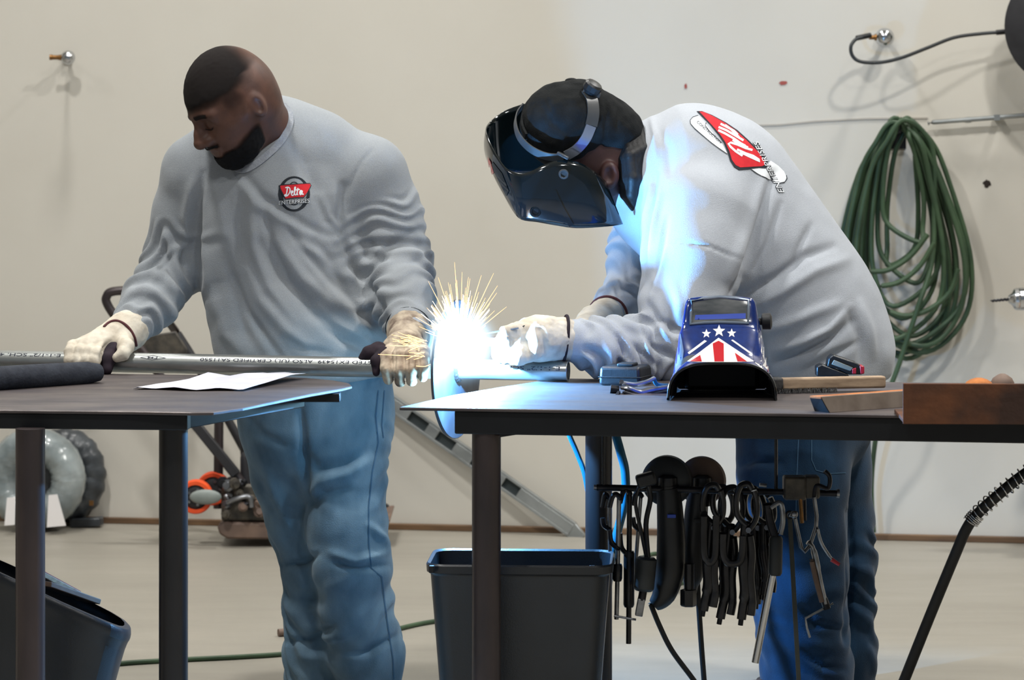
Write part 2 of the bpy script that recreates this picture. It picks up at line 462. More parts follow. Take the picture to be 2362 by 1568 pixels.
leg(-420, 6.5, HT - PT - LH + .004, 'leg_paint', tl)
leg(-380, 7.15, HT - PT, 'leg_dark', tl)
part('corner_collar', MB().box(P(399, 500, 6.525) * 1 + Vector((0, 0, 0)), (.064, .05, .001)), 'dark_frame', tl) if False else None

# ================================================================== pipe with its disc
PR = 0.02415
pz = HT + PR + 0.0008
p_r = TZ(1311, 856, pz); p_m = TZ(600, 842.0, pz)
pd = (p_r - p_m).normalized()
p_l = p_m - pd * 1.25
pt = thing('steel_pipe', Vector((p_m.x, p_m.y, HT)), 'long galvanised steel pipe with a disc, printed along its side, across both tables', 'pipe')
def pipe_at(px):
    k = (px - CX) / FPX; s = (k * p_m.y - p_m.x) / (pd.x - k * pd.y); return p_m + pd * s
part('tube', MB().lathe(p_l, pd, [(.0, PR - .004), (0, PR - .0005), (.0008, PR), ((p_r - p_l).length - .0008, PR), ((p_r - p_l).length, PR - .0005), ((p_r - p_l).length, PR - .0037), ((p_r - p_l).length - .12, PR - .0037)], n=56, cap=False), 'galvanised', pt, smooth=30)
part('bore', MB().cyl(p_r - pd * .118, p_r - pd * .11, PR - .0036, n=40), 'pipe_bore', pt)
DCEN = pipe_at(1052)
DAX = (pd + Vector((0, -.11, 0))).normalized()
part('disc', MB().lathe(DCEN - DAX * .004, DAX, [(0, PR + .0003), (0, .1635), (.001, .165), (.007, .165), (.008, .1635), (.008, PR + .0003)], n=96, cap=False), 'disc_steel', pt, smooth=30)
part('weld_bead', MB().tube([DCEN + pd * .006 + (frame_of(pd)[0] * math.cos(t) + frame_of(pd)[1] * math.sin(t)) * (PR + .003) for t in [2 * math.pi * i / 60 for i in range(60)]], [.0042 + .0009 * (i % 3) for i in range(60)], n=8, closed=True), 'dark_steel', pt)
# lettering is wrapped round the tube, upside down
def pipe_text(txt, px0, px1, row, size, mirror=False, bold=.012):
    """row: arc offset (m) of the text's middle line from the side facing the camera, upward"""
    vs, fs, w = text_mesh(txt, 1.0, bold)
    a, b = pipe_at(px0), pipe_at(px1); length = (b - a).length; kx = length / w
    ax = pd; h = size
    back = Vector((pd.y, -pd.x, 0)).normalized()      # towards the camera
    if back.y > 0: back = -back
    up = Vector((0, 0, 1)); q = []
    for x, y in vs:
        s = length - x * kx                      # reads from right to left: upside down
        arc = row - (y - 0.35) * h
        t = arc / PR
        q.append(a + ax * s + (back * math.cos(t) + up * math.sin(t)) * (PR + .0004))
    return part('lettering', MB().add(q, fs), 'pipe_ink', pt, smooth=None, fixn=False)
pipe_text('LISTED EX15439  ALSO (UL) CERTIFIED SA11550', 468, 876, .0135, .0125)
pipe_text('E-1-1/2" SCH. 40 X', 1112, 1296, .0075, .0135)
pipe_text('E-1-1/2" SCH. 40 X  LISTED EX15439', -190, 146, .017, .012)
def pipe_map(px, arc):
    back = Vector((pd.y, -pd.x, 0)).normalized()
    if back.y > 0: back = -back
    t = arc / PR
    return pipe_at(px) + (back * math.cos(t) + Vector((0, 0, 1)) * math.sin(t)) * (PR + .0004)
dia = [(330, .0155), (358, .0215), (388, .0155), (358, .0095)]
mb = MB()
for a, b in zip(dia, dia[1:] + dia[:1]):
    n = 6
    for i in range(n):
        u0, u1 = i / n, (i + 1) / n
        x0, y0, x1, y1 = a[0] + (b[0] - a[0]) * u0, a[1] + (b[1] - a[1]) * u0, a[0] + (b[0] - a[0]) * u1, a[1] + (b[1] - a[1]) * u1
        mb.add([pipe_map(x0, y0 - .0006), pipe_map(x1, y1 - .0006), pipe_map(x1, y1 + .0006), pipe_map(x0, y0 + .0006)], [(0, 1, 2, 3)])
part('diamond_mark', mb, 'pipe_ink', pt, smooth=None, fixn=False)
pipe_text('FM', 347, 369, .0155, .0085)

# paper on the left table
rows = []; rnd = random.Random(3)
c00, c10, c01, c11 = T(306, 899), T(560, 903), T(470, 872), T(705, 874)
for j in range(13):
    r = []
    for i in range(25):
        u, v = i / 24, j / 12
        p = c00.lerp(c10, u).lerp(c01.lerp(c11, u), v)
        h = .002 + .012 * abs((u * 2.6 + v * .9) % 1.0 - .5) + .016 * abs((u * 1.7 - v * 1.3 + .3) % 1.0 - .5) * (0.2 + v) + .010 * v * u
        if i in (0,): h *= .2
        p.z += h * .8 + .0006; p.y += .01 * math.sin(u * 9); r.append(p)
    rows.append(r)
tag(part('paper_sheet', MB().grid(rows), 'paper', base=T(480, 890), solid=.0006, smooth=50), 'crumpled white paper sheet lying on the left table beside the pipe', 'paper')

# grey foam tube on the left table
g0, g1 = TZ(-260, 888, HT + .0285), TZ(230, 858.5, HT + .0235)
gd = (g1 - g0).normalized(); gl = (g1 - g0).length
gt = thing('foam_tube', T(60, 890), 'thick dark grey foam rubber tube lying at the left table edge', 'tube')
part('sleeve', MB().lathe(g0, gd, [(0, .008), (0, .027), (.002, .028), (gl * .72, .028), (gl - .035, .0265), (gl - .02, .0235), (gl - .003, .0205), (gl, .018), (gl, .008)], n=36, cap=False), 'foam_rubber', gt, smooth=50)
part('core', MB().cyl(g0 + gd * .004, g1 - gd * .002, .0081, n=20), 'black_rubber', gt)

# ================================================================== things on the right table
def on_table_box(p0, p1, depth, h):
    d = (p1 - p0); x = d.normalized(); n = Vector((-x.y, x.x, 0))
    return x, n
# small black plastic box
a, b = T(1380, 889), T(1478, 891); x = (b - a).normalized(); n = Vector((-x.y, x.x, 0))
bt = thing('battery_pack', a, 'small black plastic battery pack beside the ground clamp on the right table', 'battery')
L = (b - a).length; up = Vector((0, 0, 1)); D = .085; H = .045
q = lambda i, j, k: a + x * (i * L) + n * (j * D) + up * (k * H)
part('case', MB().hexa([q(0, 0, 0), q(1, 0, 0), q(1.15, 1, 0), q(.15, 1, 0), q(.02, .03, 1), q(.97, .03, 1), q(1.1, 1, 1), q(.17, 1, 1)]), 'black_plastic', bt, bevel=.008, bseg=3)
part('rib', MB().hexa([q(-.006, -.012, .42), q(1.006, -.012, .42), q(1.15, .9, .42), q(.14, .9, .42), q(-.006, -.012, .47), q(1.006, -.012, .47), q(1.15, .9, .47), q(.14, .9, .47)]), 'black_rubber', bt, bevel=.001)
part('terminal_block', MB().hexa([q(.42, .1, .98), q(.8, .1, .98), q(.85, .6, .98), q(.45, .6, .98), q(.42, .1, 1.16), q(.8, .1, 1.16), q(.85, .6, 1.16), q(.45, .6, 1.16)]), 'black_rubber', bt, bevel=.003)
# ground clamp with two jaws
gc = thing('ground_clamp', T(1470, 912), 'worn steel spring clamp lying beside the black battery pack', 'clamp')
cy = 6.83
part('upper_jaw', MB().tube(spline([P(1428, 883, cy), P(1440, 884, cy), P(1465, 887, cy + .01), P(1488, 882, cy + .02), P(1510, 872, cy + .03)], 5), [.005] * 3 + [.007] * 12 + [.006] * 6, n=10, flat=.8), 'steel', gc)
part('lower_jaw', MB().tube(spline([P(1430, 893, cy - .01), P(1450, 897, cy - .01), P(1475, 905, cy), P(1500, 900, cy + .01), P(1545, 893, cy + .03)], 5), [.006] * 4 + [.0095] * 12 + [.008] * 5, n=10, flat=.8), 'steel', gc)
part('lower_arm', MB().tube(spline([P(1436, 904, cy - .02), P(1462, 912, cy - .02), P(1490, 914, cy - .01), P(1540, 905, cy)], 5), .0052, n=10), 'dark_steel', gc)
part('jaw_pad', MB().cyl(P(1408, 897, cy), P(1428, 899, cy), .0098, n=16), 'dark_steel', gc)
part('jaw_tooth', MB().beam(P(1428, 905, cy - .02), P(1419, 921, cy - .05), .007, .009), 'dark_steel', gc, bevel=.001)
part('hinge_pin', MB().cyl(P(1434, 880, cy - .012), P(1434, 880, cy + .012), .005, n=12), 'steel', gc)
part('spring_lever', MB().tube(spline([P(1508, 872, cy + .03), P(1514, 885, cy + .04), P(1530, 889, cy + .05), P(1560, 890, cy + .05)], 5), .005, n=8), 'hose_teal', gc)

# wire brush with wooden handle
a, b = T(1806, 906), T(2040, 894)
h0 = TZ(1800, 885, HT + .021); h1 = TZ(2040, 880, HT + .021)
wb = thing('wire_brush', T(1900, 903), 'long wooden handled wire brush lying right of the painted helmet', 'brush')
part('handle', MB().beam(h0, h1, .026, .027), 'wood_handle', wb, bevel=.005, bseg=3)
mb = MB(); rnd = random.Random(4); hd = (h1 - h0).normalized(); hn = Vector((-hd.y, hd.x, 0))
for i in range(360):
    s = rnd.uniform(-.02, .13); w = rnd.uniform(-.013, .012)
    p = h0 + hd * s + hn * (w - .006) + Vector((0, 0, -.010)); e = p + Vector((rnd.uniform(-.004, .004), -.006 + rnd.uniform(-.004, .004), -.0098))
    e.z = max(e.z, HT + .0005)
    mb.cyl(p, e, .0007, .0006, n=4, cap=False)
o = part('bristles', mb, 'bristle', wb, fixn=False); o['kind'] = 'stuff'
part('ferrule', MB().beam(h0 - hd * .03, h0 + hd * .004, .03, .03), 'bristle', wb, bevel=.006)

# charger / tool battery with red trim
bq = thing('tool_charger', T(1935, 872), 'black and red cordless tool charger standing behind the wire brush', 'charger')
cz = 7.16
part('body', MB().prism([P(1884, 868, cz), P(1884, 846, cz), P(1896, 840, cz), P(1955, 862, cz), P(1960, 869, cz)], (.0, .05, 0)), 'black_plastic', bq, bevel=.003)
part('upper_shell', MB().prism([P(1908, 846, cz), P(1912, 826, cz), P(1922, 818, cz), P(1975, 836, cz), P(1990, 846, cz), P(1990, 864, cz), P(1958, 864, cz), P(1930, 850, cz)], (.0, .05, 0)), 'black_plastic', bq, bevel=.003)
part('grey_inset', MB().prism([P(1918, 840, cz - .002), P(1924, 830, cz - .002), P(1968, 848, cz - .002), P(1962, 856, cz - .002)], (.0, .004, 0)), 'guard_grey', bq, bevel=.001)
part('red_trim', MB().prism([P(1983, 843, cz - .003), P(1994, 845, cz - .003), P(1994, 862, cz - .003), P(1985, 863, cz - .003)], (.0, .052, 0)), 'red_plastic', bq, bevel=.002)
part('red_button', MB().prism([P(1966, 851, cz - .003), P(1975, 848, cz - .003), P(1975, 862, cz - .003), P(1966, 862, cz - .003)], (.0, .01, 0)), 'red_plastic', bq, bevel=.001)

# angle iron and the big rusty angle
a, b = T(1914, 952), T(2200, 931)
x = (b - a).normalized(); n = Vector((-x.y, x.x, 0))
ai = thing('angle_iron', a, 'short grey angle iron with a rusty top edge, left of the big rusty plate', 'angle iron')
t_ = .005
part('front_leg', MB().prism([a, a + x * .30, a + x * .30 + up * .034 + n * .012, a + up * .034 + n * .012 - x * .014], n * t_), 'grey_bar', ai, smooth=None, bevel=.001)
part('top_leg', MB().prism([a + up * .034 + n * .012 - x * .014, a + x * .30 + up * .034 + n * .012, a + x * .30 + up * .033 + n * .05, a + up * .033 + n * .05 - x * .014], up * -t_), 'rust_bright', ai, smooth=None, bevel=.001)
part('end_web', MB().prism([a - x * .002, a + up * .03 + n * .012 - x * .014, a + up * .03 + n * .05 - x * .014, a + n * .05], x * .004), 'dark_steel', ai, smooth=None)
a, b = T(2083, 977), T(2700, 968)
a = TZ(2083, 978, HT + .0005); x = Vector((1, -.04, 0)).normalized(); n = Vector((-x.y, x.x, 0))
ba_ = thing('rusty_angle', a, 'wide rusty steel angle overhanging the front edge of the right table', 'steel angle')
part('web', MB().prism([a, a + x * .62, a + x * .62 + up * .083, a + up * .083], n * .009), 'rust', ba_, smooth=None, bevel=.0015)
part('flange', MB().prism([a + x * .002 + n * .007, a + x * .618 + n * .007, a + x * .618 + n * .23, a + x * .002 + n * .23], up * .008), 'rust', ba_, smooth=None, bevel=.0015)
c = TZ(2258, 893, HT + .02); c = P(2258, 890, 6.8); c.z = HT + .029
o = part('iron_fitting', MB().lathe(Vector((c.x, c.y, HT + .0005)), (0, 0, 1), [(0, .033), (.004, .035), (.018, .034), (.028, .028), (.034, .018), (.037, .008)], n=24), 'rust_bright', base=Vector((c.x, c.y, HT)), smooth=40)
tag(o, 'orange rusted domed pipe cap behind the wide rusty angle', 'pipe fitting')
c = P(2312, 886, 6.85); c.z = HT + .034
o = part('iron_fitting', MB().lathe(Vector((c.x, c.y, HT + .0005)), (0, 0, 1), [(0, .027), (.004, .028), (.022, .027), (.032, .022), (.039, .012), (.042, .006)], n=24), 'skid_iron', base=Vector((c.x, c.y, HT)), smooth=40)
tag(o, 'brown domed pipe cap right of the orange rusted one', 'pipe fitting')

# ================================================================== waste bin between the legs
def rrect(c, w, d, r, z, ang=0.0, n=6):
    out = []
    for cx, cy, a0 in ((1, -1, -90), (1, 1, 0), (-1, 1, 90), (-1, -1, 180)):
        for i in range(n + 1):
            t = math.radians(a0 + 90 * i / n)
            x, y = cx * (w / 2 - r) + math.cos(t) * r, cy * (d / 2 - r) + math.sin(t) * r
            out.append(Vector((c.x + x * math.cos(ang) - y * math.sin(ang), c.y + x * math.sin(ang) + y * math.cos(ang), z)))
    return out
bc = P(1203, 500, 6.74); bc.z = 0
wbn = thing('waste_bin', bc, 'tall black plastic waste bin under the right table between its legs', 'bin')
ang = math.radians(-3)
ring = [(.0, .31, .15, .03), (.004, .325, .165, .035), (.47, .395, .235, .04), (.474, .398, .238, .04), (.478, .412, .25, .045), (.494, .414, .252, .045), (.498, .408, .246, .043), (.494, .396, .236, .04), (.44, .386, .228, .038), (.012, .315, .155, .03)]
rows = [rrect(bc, w, d, r, z, ang) for z, w, d, r in ring]
mb = MB().grid(rows, closed=True); n_ = len(rows[0]); mb.f += [tuple(range(n_))[::-1], tuple(range((len(rows) - 1) * n_, len(rows) * n_))]
part('body', mb, 'bin_plastic', wbn, smooth=40)
for px_, w_ in ((1367, .014), (995, .012)):
    p = P(px_, 1316, 6.6); part('rim_notch', MB().box(Vector((p.x, p.y + .022, p.z)), (w_, .012, .016)), 'black_rubber', wbn, bevel=.002)

# black tub tilted at the lower left with scrap in it
tb_c = P(110, 500, 6.86); tb_c.z = 0.0
tub = thing('plastic_tub', tb_c, 'black plastic tub tipped over beneath the left table, holding scrap boards', 'tub')
rim = [P(-260, 1215, 6.62), P(-40, 1296, 6.62), P(104, 1372, 6.62), P(196, 1412, 6.62), P(262, 1440, 6.63), P(292, 1452, 6.68), P(304, 1450, 6.78), P(302, 1434, 6.9), P(236, 1398, 7.0), P(100, 1335, 7.05), P(-60, 1262, 7.05), P(-300, 1170, 7.05)]
cen = Vector((0, 0, 0))
for p in rim: cen += p / len(rim)
dnv = Vector((-.20, 0, -1))
rows = []
for s, k in ((0, .93), (0, 1.0), (.012, 1.02), (.03, 1.015), (.034, .985), (.14, .95), (.34, .90)):
    row = []
    for p in rim:
        q = cen + (p - cen) * k + dnv.normalized() * s
        q.z = max(q.z, .004); row.append(q)
    rows.append(row)
mb = MB().grid(rows, closed=True); n_ = len(rim); mb.f += [tuple(range((len(rows) - 1) * n_, len(rows) * n_))]
part('body', mb, 'bin_plastic', tub, smooth=50, sub=1)
for i, (c0, c1, m_, w_) in enumerate((((60, 1325, 6.78), (196, 1398, 6.9), 'scrap_wood', .05), ((70, 1328, 6.86), (170, 1382, 6.95), 'red_wood', .05), ((100, 1362, 6.7), (215, 1402, 6.82), 'skid_iron', .05))):
    o = part('scrap_board', MB().beam(P(*c0) + Vector((0, 0, .016)), P(*c1) + Vector((0, 0, .016)), w_, .012), m_, base=P(*c0), bevel=.002)
    tag(o, ('pale scrap board in the black tub', 'reddish scrap board at the back of the black tub', 'brown scrap board nearest the rim of the black tub')[i], 'board')

# ================================================================== cables and hoses
o = part('air_hose', MB().tube(spline([FL(230, 1541), FL(300, 1534), FL(420, 1527), FL(560, 1520), FL(680, 1511), FL(800, 1490), FL(920, 1455), FL(1010, 1437), FL(1120, 1428), FL(1300, 1425)], 8), .0068, n=10), 'hose_green', base=FL(500, 1523))
for v in o.data.vertices: v.co.z += .0068
tag(o, 'green air hose running across the concrete floor behind the tables', 'hose')
o = part('floor_pipe', MB().cyl(FL(642, 1468) + Vector((0, 0, .011)), FL(760, 1460) + Vector((0, 0, .011)), .011, n=14), 'skid_iron', base=FL(650, 1468))
tag(o, 'short brown rod lying on the floor behind the standing man', 'rod')
o = part('cable_coil', MB().tube([FL(1545 + 60 * math.cos(t), 1352) + Vector((0, .16 * math.sin(t), .008 + .005 * t)) for t in [i * .3 for i in range(64)]], .0075, n=8), 'hose_green', base=FL(1545, 1352))
tag(o, 'small green hose coil on the floor behind the hanging tools', 'hose')
o = part('supply_cable', MB().tube(spline([P(1300, 955, 7.12), P(1312, 1000, 7.14), P(1333, 1050, 7.15), P(1352, 1110, 7.15), P(1370, 1250, 7.16), P(1378, 1450, 7.16), P(1380, 1725, 7.16)], 8), .0062, n=10), 'hose_teal', base=P(1380, 1725, 7.16))
tag(o, 'thin teal supply cable hanging behind the rear leg of the right table', 'cable')
o = part('supply_cable', MB().tube(spline([P(1411, 950, 7.1), P(1420, 1000, 7.12), P(1432, 1045, 7.12), P(1442, 1090, 7.13), P(1440, 1160, 7.14), P(1410, 1290, 7.14), P(1395, 1450, 7.16), P(1392, 1718, 7.16)], 8), .0105, n=12), 'hose_teal', base=P(1392, 1718, 7.16))
tag(o, 'thick teal supply cable hanging right of the rear table leg', 'cable')
# black hose with a spring guard
gh = thing('welding_hose', P(2040, 1700, 6.62), 'black welding hose with a steel spring guard at the far right', 'hose')
hp = spline([P(2000, 1805, 6.63), P(2050, 1660, 6.6), P(2094, 1548, 6.55), P(2150, 1408, 6.5), P(2205, 1275, 6.45), P(2228, 1222, 6.43), P(2252, 1188, 6.42), P(2302, 1142, 6.4), P(2362, 1094, 6.4), P(2450, 1040, 6.4), P(2560, 1000, 6.4)], 10)
part('hose', MB().tube(hp, .0118, n=16), 'black_rubber', gh)
i0 = 60; seg = hp[i0 - 5:i0 + 30]; hel = []; acc = 0; pitch = S(16.5, 6.4)
for k in range(len(seg) - 1):
    d = seg[k + 1] - seg[k]; Ls = d.length; fx, fy, fz = frame_of(d, Vector((0, 1, 0))); m_ = 10
    for j in range(m_):
        s = acc + Ls * j / m_; th = 2 * math.pi * (s / pitch if s > .022 else s / (pitch * .3) + 1)
        hel.append(seg[k] + d * (j / m_) + (fx * math.cos(th) + fy * math.sin(th)) * .0165)
    acc += Ls
part('spring_guard', MB().tube(hel, .0016, n=6), 'chrome', gh)

# ================================================================== back wall fittings
def wall_ball(px, py, r, stem, label, long=.10):
    c = W(px, py, long); t = thing('ball_fitting', W(px, py), label, 'knob')
    part('ball', MB().sphere(c, r, 24, 16), 'chrome', t, smooth=180)
    part('stud', MB().cyl(W(px, py), c, r * .3, n=12), 'dark_steel', t)
    part('flange', MB().cyl(W(px, py), W(px, py, .008), r * .9, n=20), 'dark_steel', t)
    return c, t
c, t = wall_ball(157, 133, .026, None, 'chrome ball knob with a dark threaded stub, upper left of the wall', .11)
e = P(114, 132, c.y)
part('stub', MB().lathe(c, e - c, [(0, .011), (.02, .0125), (.034, .009), (.04, .0085), (.055, .0085), (.056, .010), (.066, .010)], n=14), 'brass', t)
c, t = wall_ball(2041, 86, .0325, None, 'large chrome ball knob with a brass fitting under the upper right wall', .12)
part('fitting', MB().lathe(c, P(2006, 86, c.y) - c, [(0, .012), (.035, .012), (.036, .008), (.054, .008)], n=14), 'brass', t)
yb = c.y
hz = thing('whip_hose', P(1990, 145, yb), 'black looped hose between the chrome ball and the hose reel', 'hose')
hp = spline([P(1990, 86, yb - .02), P(1975, 90, yb - .03), P(1963, 106, yb - .04), P(1966, 128, yb - .04), P(1985, 142, yb - .04), P(2030, 144, yb - .04), P(2080, 133, yb - .04), P(2140, 110, yb - .04), P(2200, 87, yb - .04), P(2260, 78, yb - .04), P(2310, 74, yb - .04), P(2365, 70, yb - .04)], 8)
part('hose', MB().tube(hp, .0062, n=12), 'hose_black', hz)
part('crimp', MB().cyl(P(1976, 88, yb - .024), P(2008, 81, yb - .006), .0092, n=14), 'black_rubber', hz)
part('crimp', MB().cyl(P(2298, 75, yb - .04), P(2352, 70, yb - .04), .0092, n=14), 'black_rubber', hz)
# hose reel at the right edge
rc = W(2465, 60, .20); hr = thing('hose_reel', W(2465, 60), 'dark green hose reel mounted on the wall at the right edge', 'hose reel')
ax = (RN * -1 + RU * -.28).normalized()
part('drum', MB().cyl(rc - ax * .1, rc + ax * .06, .11, n=32), 'hose_black', hr)
part('side_disc', MB().lathe(rc + ax * .05, ax, [(0, .02), (0, .2), (.004, .206), (.010, .206), (.013, .2), (.013, .02)], n=56, cap=False), 'machine_dark', hr)
part('side_disc', MB().lathe(rc - ax * .1, ax, [(0, .02), (0, .2), (.004, .206), (.010, .206), (.013, .2), (.013, .02)], n=56, cap=False), 'hose_green', hr)
part('bracket', MB().beam(W(2465, 60), rc, .06, .06), 'machine_dark', hr)
# conduit
o = part('conduit', MB().tube([W(2140, 285, .04), W(2152, 282, .04), W(2262, 274, .04), W(2362, 266, .04), W(2500, 255, .04)], .0085, n=14), 'alu', base=W(2262, 274))
part('coupling', MB().cyl(W(2226, 277, .04), W(2240, 276, .04), .0105, n=14), 'alu', o)
part('strap', MB().beam(W(2300, 271, .0), W(2300, 271, .05), .02, .02), 'alu', o)
tag(o, 'thin grey metal conduit running right from the green hose', 'conduit')
# hole in the wall
o = part('wall_hole', blot(W(2277, 423, .0005), .015, 9), 'hole_dark', base=W(2277, 423))
tag(o, 'small dark hole in the wall right of the green hose', 'hole')

# green hose coil on a hook
hk = W(2070, 300)
t = thing('wall_hook', hk, 'steel hook on the wall carrying the green hose', 'hook')
part('hook', MB().tube(spline([hk, W(2070, 300, .08), W(2072, 302, .14), W(2074, 285, .165)], 6), .009, n=10), 'dark_steel', t)
part('plate', MB().box(W(2070, 310, .003), (.06, .006, .1), (RU, RN, Vector((0, 0, 1)))), 'dark_steel', t)
loops = [  # left extreme, right extreme, bottom y, sideways drift of the bottom, depth
    (1935, 2182, 812, 2075), (1944, 2206, 806, 2105), (1951, 2224, 800, 2125), (1958, 2190, 822, 2090), (1966, 2240, 812, 2120), (1974, 2176, 782, 2050),
    (1994, 2160, 735, 2080), (2010, 2168, 700, 2060), (2000, 2200, 770, 2100), (2024, 2150, 650, 2110), (2036, 2130, 560, 2120), (2046, 2118, 620, 2050), (1984, 2228, 790, 2080)]
pts = []; rnd = random.Random(12)
for i, (xl, xr, yb_, xb) in enumerate(loops):
    o1 = .05 + .10 * ((i * 5) % 13) / 13
    top = (2082 + rnd.uniform(-22, 24), 272 + (i % 4) * 5)
    hgt = yb_ - 290
    ks = [(top[0], top[1], o1 + .03), (top[0] - .38 * (top[0] - xl), 300 + .06 * hgt, o1 + .03), (xl + .30 * (top[0] - xl) , 290 + .22 * hgt, o1 + .01), (xl + .02 * (top[0] - xl), 290 + .55 * hgt, o1), (xl + .12 * (xb - xl), 290 + .83 * hgt, o1),
          (xb, yb_ + rnd.uniform(-8, 8), o1 + .02), (xr - .15 * (xr - xb), 290 + .86 * hgt, o1), (xr, 290 + .60 * hgt, o1), (xr - .34 * (xr - top[0]), 290 + .25 * hgt, o1 + .01), (top[0] + .38 * (xr - top[0]), 300 + .05 * hgt, o1 + .03)]
    pts += [W(x, y, max(o, .02)) for x, y, o in ks]
pts += [W(2100, 276, .16), W(2150, 340, .15), W(2155, 470, .14), W(2150, 600, .16), W(2120, 700, .20), W(2090, 790, .2), W(2070, 850, .2), W(2040, 930, .2), W(2020, 1010, .16), W(2010, 1120, .1), W(2015, 1228, .1)]
# two loose turns slung round the bundle
o = part('garden_hose', MB().tube(spline(pts, 7), .0088, n=9), 'hose_green', base=W(2080, 800))
tag(o, 'long green hose coiled in loose loops hanging on the wall', 'hose')
for nm, ps in (('upper', [(2005, 626), (2050, 622), (2100, 590), (2140, 540)]), ('lower', [(2030, 660), (2075, 650), (2120, 615), (2155, 560)]), ('low', [(2050, 718), (2090, 728), (2140, 715), (2190, 675), (2210, 620)])):
    part('loose_turn', MB().tube(spline([W(x, y, .19) for x, y in ps], 8), .0088, n=9), 'hose_green', o)

# drill whose chuck reaches in from the right
dY = W(2350, 690, .35).y
dr = thing('power_drill', P(2520, 760, dY), 'power drill with a twist bit pointing left at the right edge', 'drill')
mb = MB(); base = P(2284, 694, dY); tip = P(2330, 690, dY)
mb.tube([base.lerp(tip, i / 40) + Vector((0, .0012 * math.cos(i * .9), .0012 * math.sin(i * .9))) for i in range(41)], [.001 + .0034 * min(1, i / 5) for i in range(41)], n=7)
part('drill_bit', mb, 'dark_steel', dr)
part('chuck', MB().lathe(P(2326, 690, dY), (1, 0, .02), [(0, .007), (0, .012), (.012, .02), (.02, .034), (.03, .038), (.034, .036), (.036, .038), (.07, .038), (.074, .03), (.1, .03)], n=28), 'chrome', dr)
part('body', MB().lathe(P(2392, 689, dY), (1, 0, .02), [(0, .03), (.01, .05), (.2, .055), (.24, .04)], n=28), 'black_plastic', dr)
part('grip', MB().beam(P(2500, 700, dY), P(2530, 800, dY), .05, .06), 'black_plastic', dr, bevel=.012)
sh = thing('wall_shelf', W(2540, 810), 'small wall shelf carrying the drill out of view', 'shelf')
part('board', MB().prism([W(2440, 812, 0), W(2640, 812, 0), W(2640, 812, .45), W(2440, 812, .45)], Vector((0, 0, -.02))), 'scrap_wood', sh, bevel=.002)

# slotted aluminium rail leaning at the wall foot
la_, lb_ = W(1318, 1222, .10), W(868, 905, .04)
lr = thing('ladder_rail', W(1320, 1226, .10), 'slotted aluminium ladder rail lying slanted against the wall foot', 'ladder')
d = (lb_ - la_); Lr = d.length; d.normalize(); sd = RN.copy(); sd = (sd - d * sd.dot(d)).normalized(); wv = d.cross(sd).normalized()
if wv.z < 0: wv = -wv
wd_ = .056
part('back_web', MB().prism([la_ - wv * wd_ / 2 + sd * .02, lb_ - wv * wd_ / 2 + sd * .02, lb_ + wv * wd_ / 2 + sd * .02, la_ + wv * wd_ / 2 + sd * .02], sd * .003), 'recess', lr, smooth=None)
for sg in (-1, 1):
    e0 = wv * (sg * (wd_ / 2 - .005)); w2 = wv * .005
    part('flange', MB().prism([la_ + e0 - w2, lb_ + e0 - w2, lb_ + e0 + w2, la_ + e0 + w2], sd * .022), 'alu', lr, smooth=None, bevel=.001)
slots = [(.0, .27), (.345, .42), (.505, .60), (.685, .74), (.83, 1.0)]
for s0, s1 in slots:
    A, B = la_ + d * Lr * s0, la_ + d * Lr * s1; h_ = wv * (wd_ / 2 - .009)
    part('web', MB().prism([A - h_, B - h_, B + h_, A + h_], sd * .012), 'alu', lr, smooth=None, bevel=.002)
part('foot', MB().prism([la_ - wv * .03, la_ + wv * .026, la_ + wv * .012 - d * .05, la_ - wv * .03 - d * .04], sd * .025), 'alu', lr, bevel=.002)
# ================================================================== tool bar under the right table with its hanging tools
BY = 6.80
tbz = P(1600, 1124, BY).z
bar0, bar1 = P(1376, 1124, BY), P(1930, 1138, BY)
rk = thing('tool_bar', Vector(((bar0.x + bar1.x) / 2, BY, tbz)), 'steel bar under the right table from which the tools hang', 'tool bar')
part('bar', MB().cyl(bar0, bar1, .0075, n=16), 'dark_steel', rk)
part('end_cap', MB().cyl(bar1, bar1 + (bar1 - bar0).normalized() * .006, .010, n=16), 'steel', rk)
part('end_cap', MB().cyl(bar0 - (bar1 - bar0).normalized() * .006, bar0, .006, n=16), 'steel', rk)
for px in (1392, 1790):
    q = bar0.lerp(bar1, (px - 1376) / 554); e = q.copy(); e.z = HT - PT
    part('hanger', MB().cyl(q, Vector((e.x, e.y, e.z)), .004, n=8), 'black_steel', rk)
def PB(x, y, dy=0.0): return P(x, y, BY + dy)

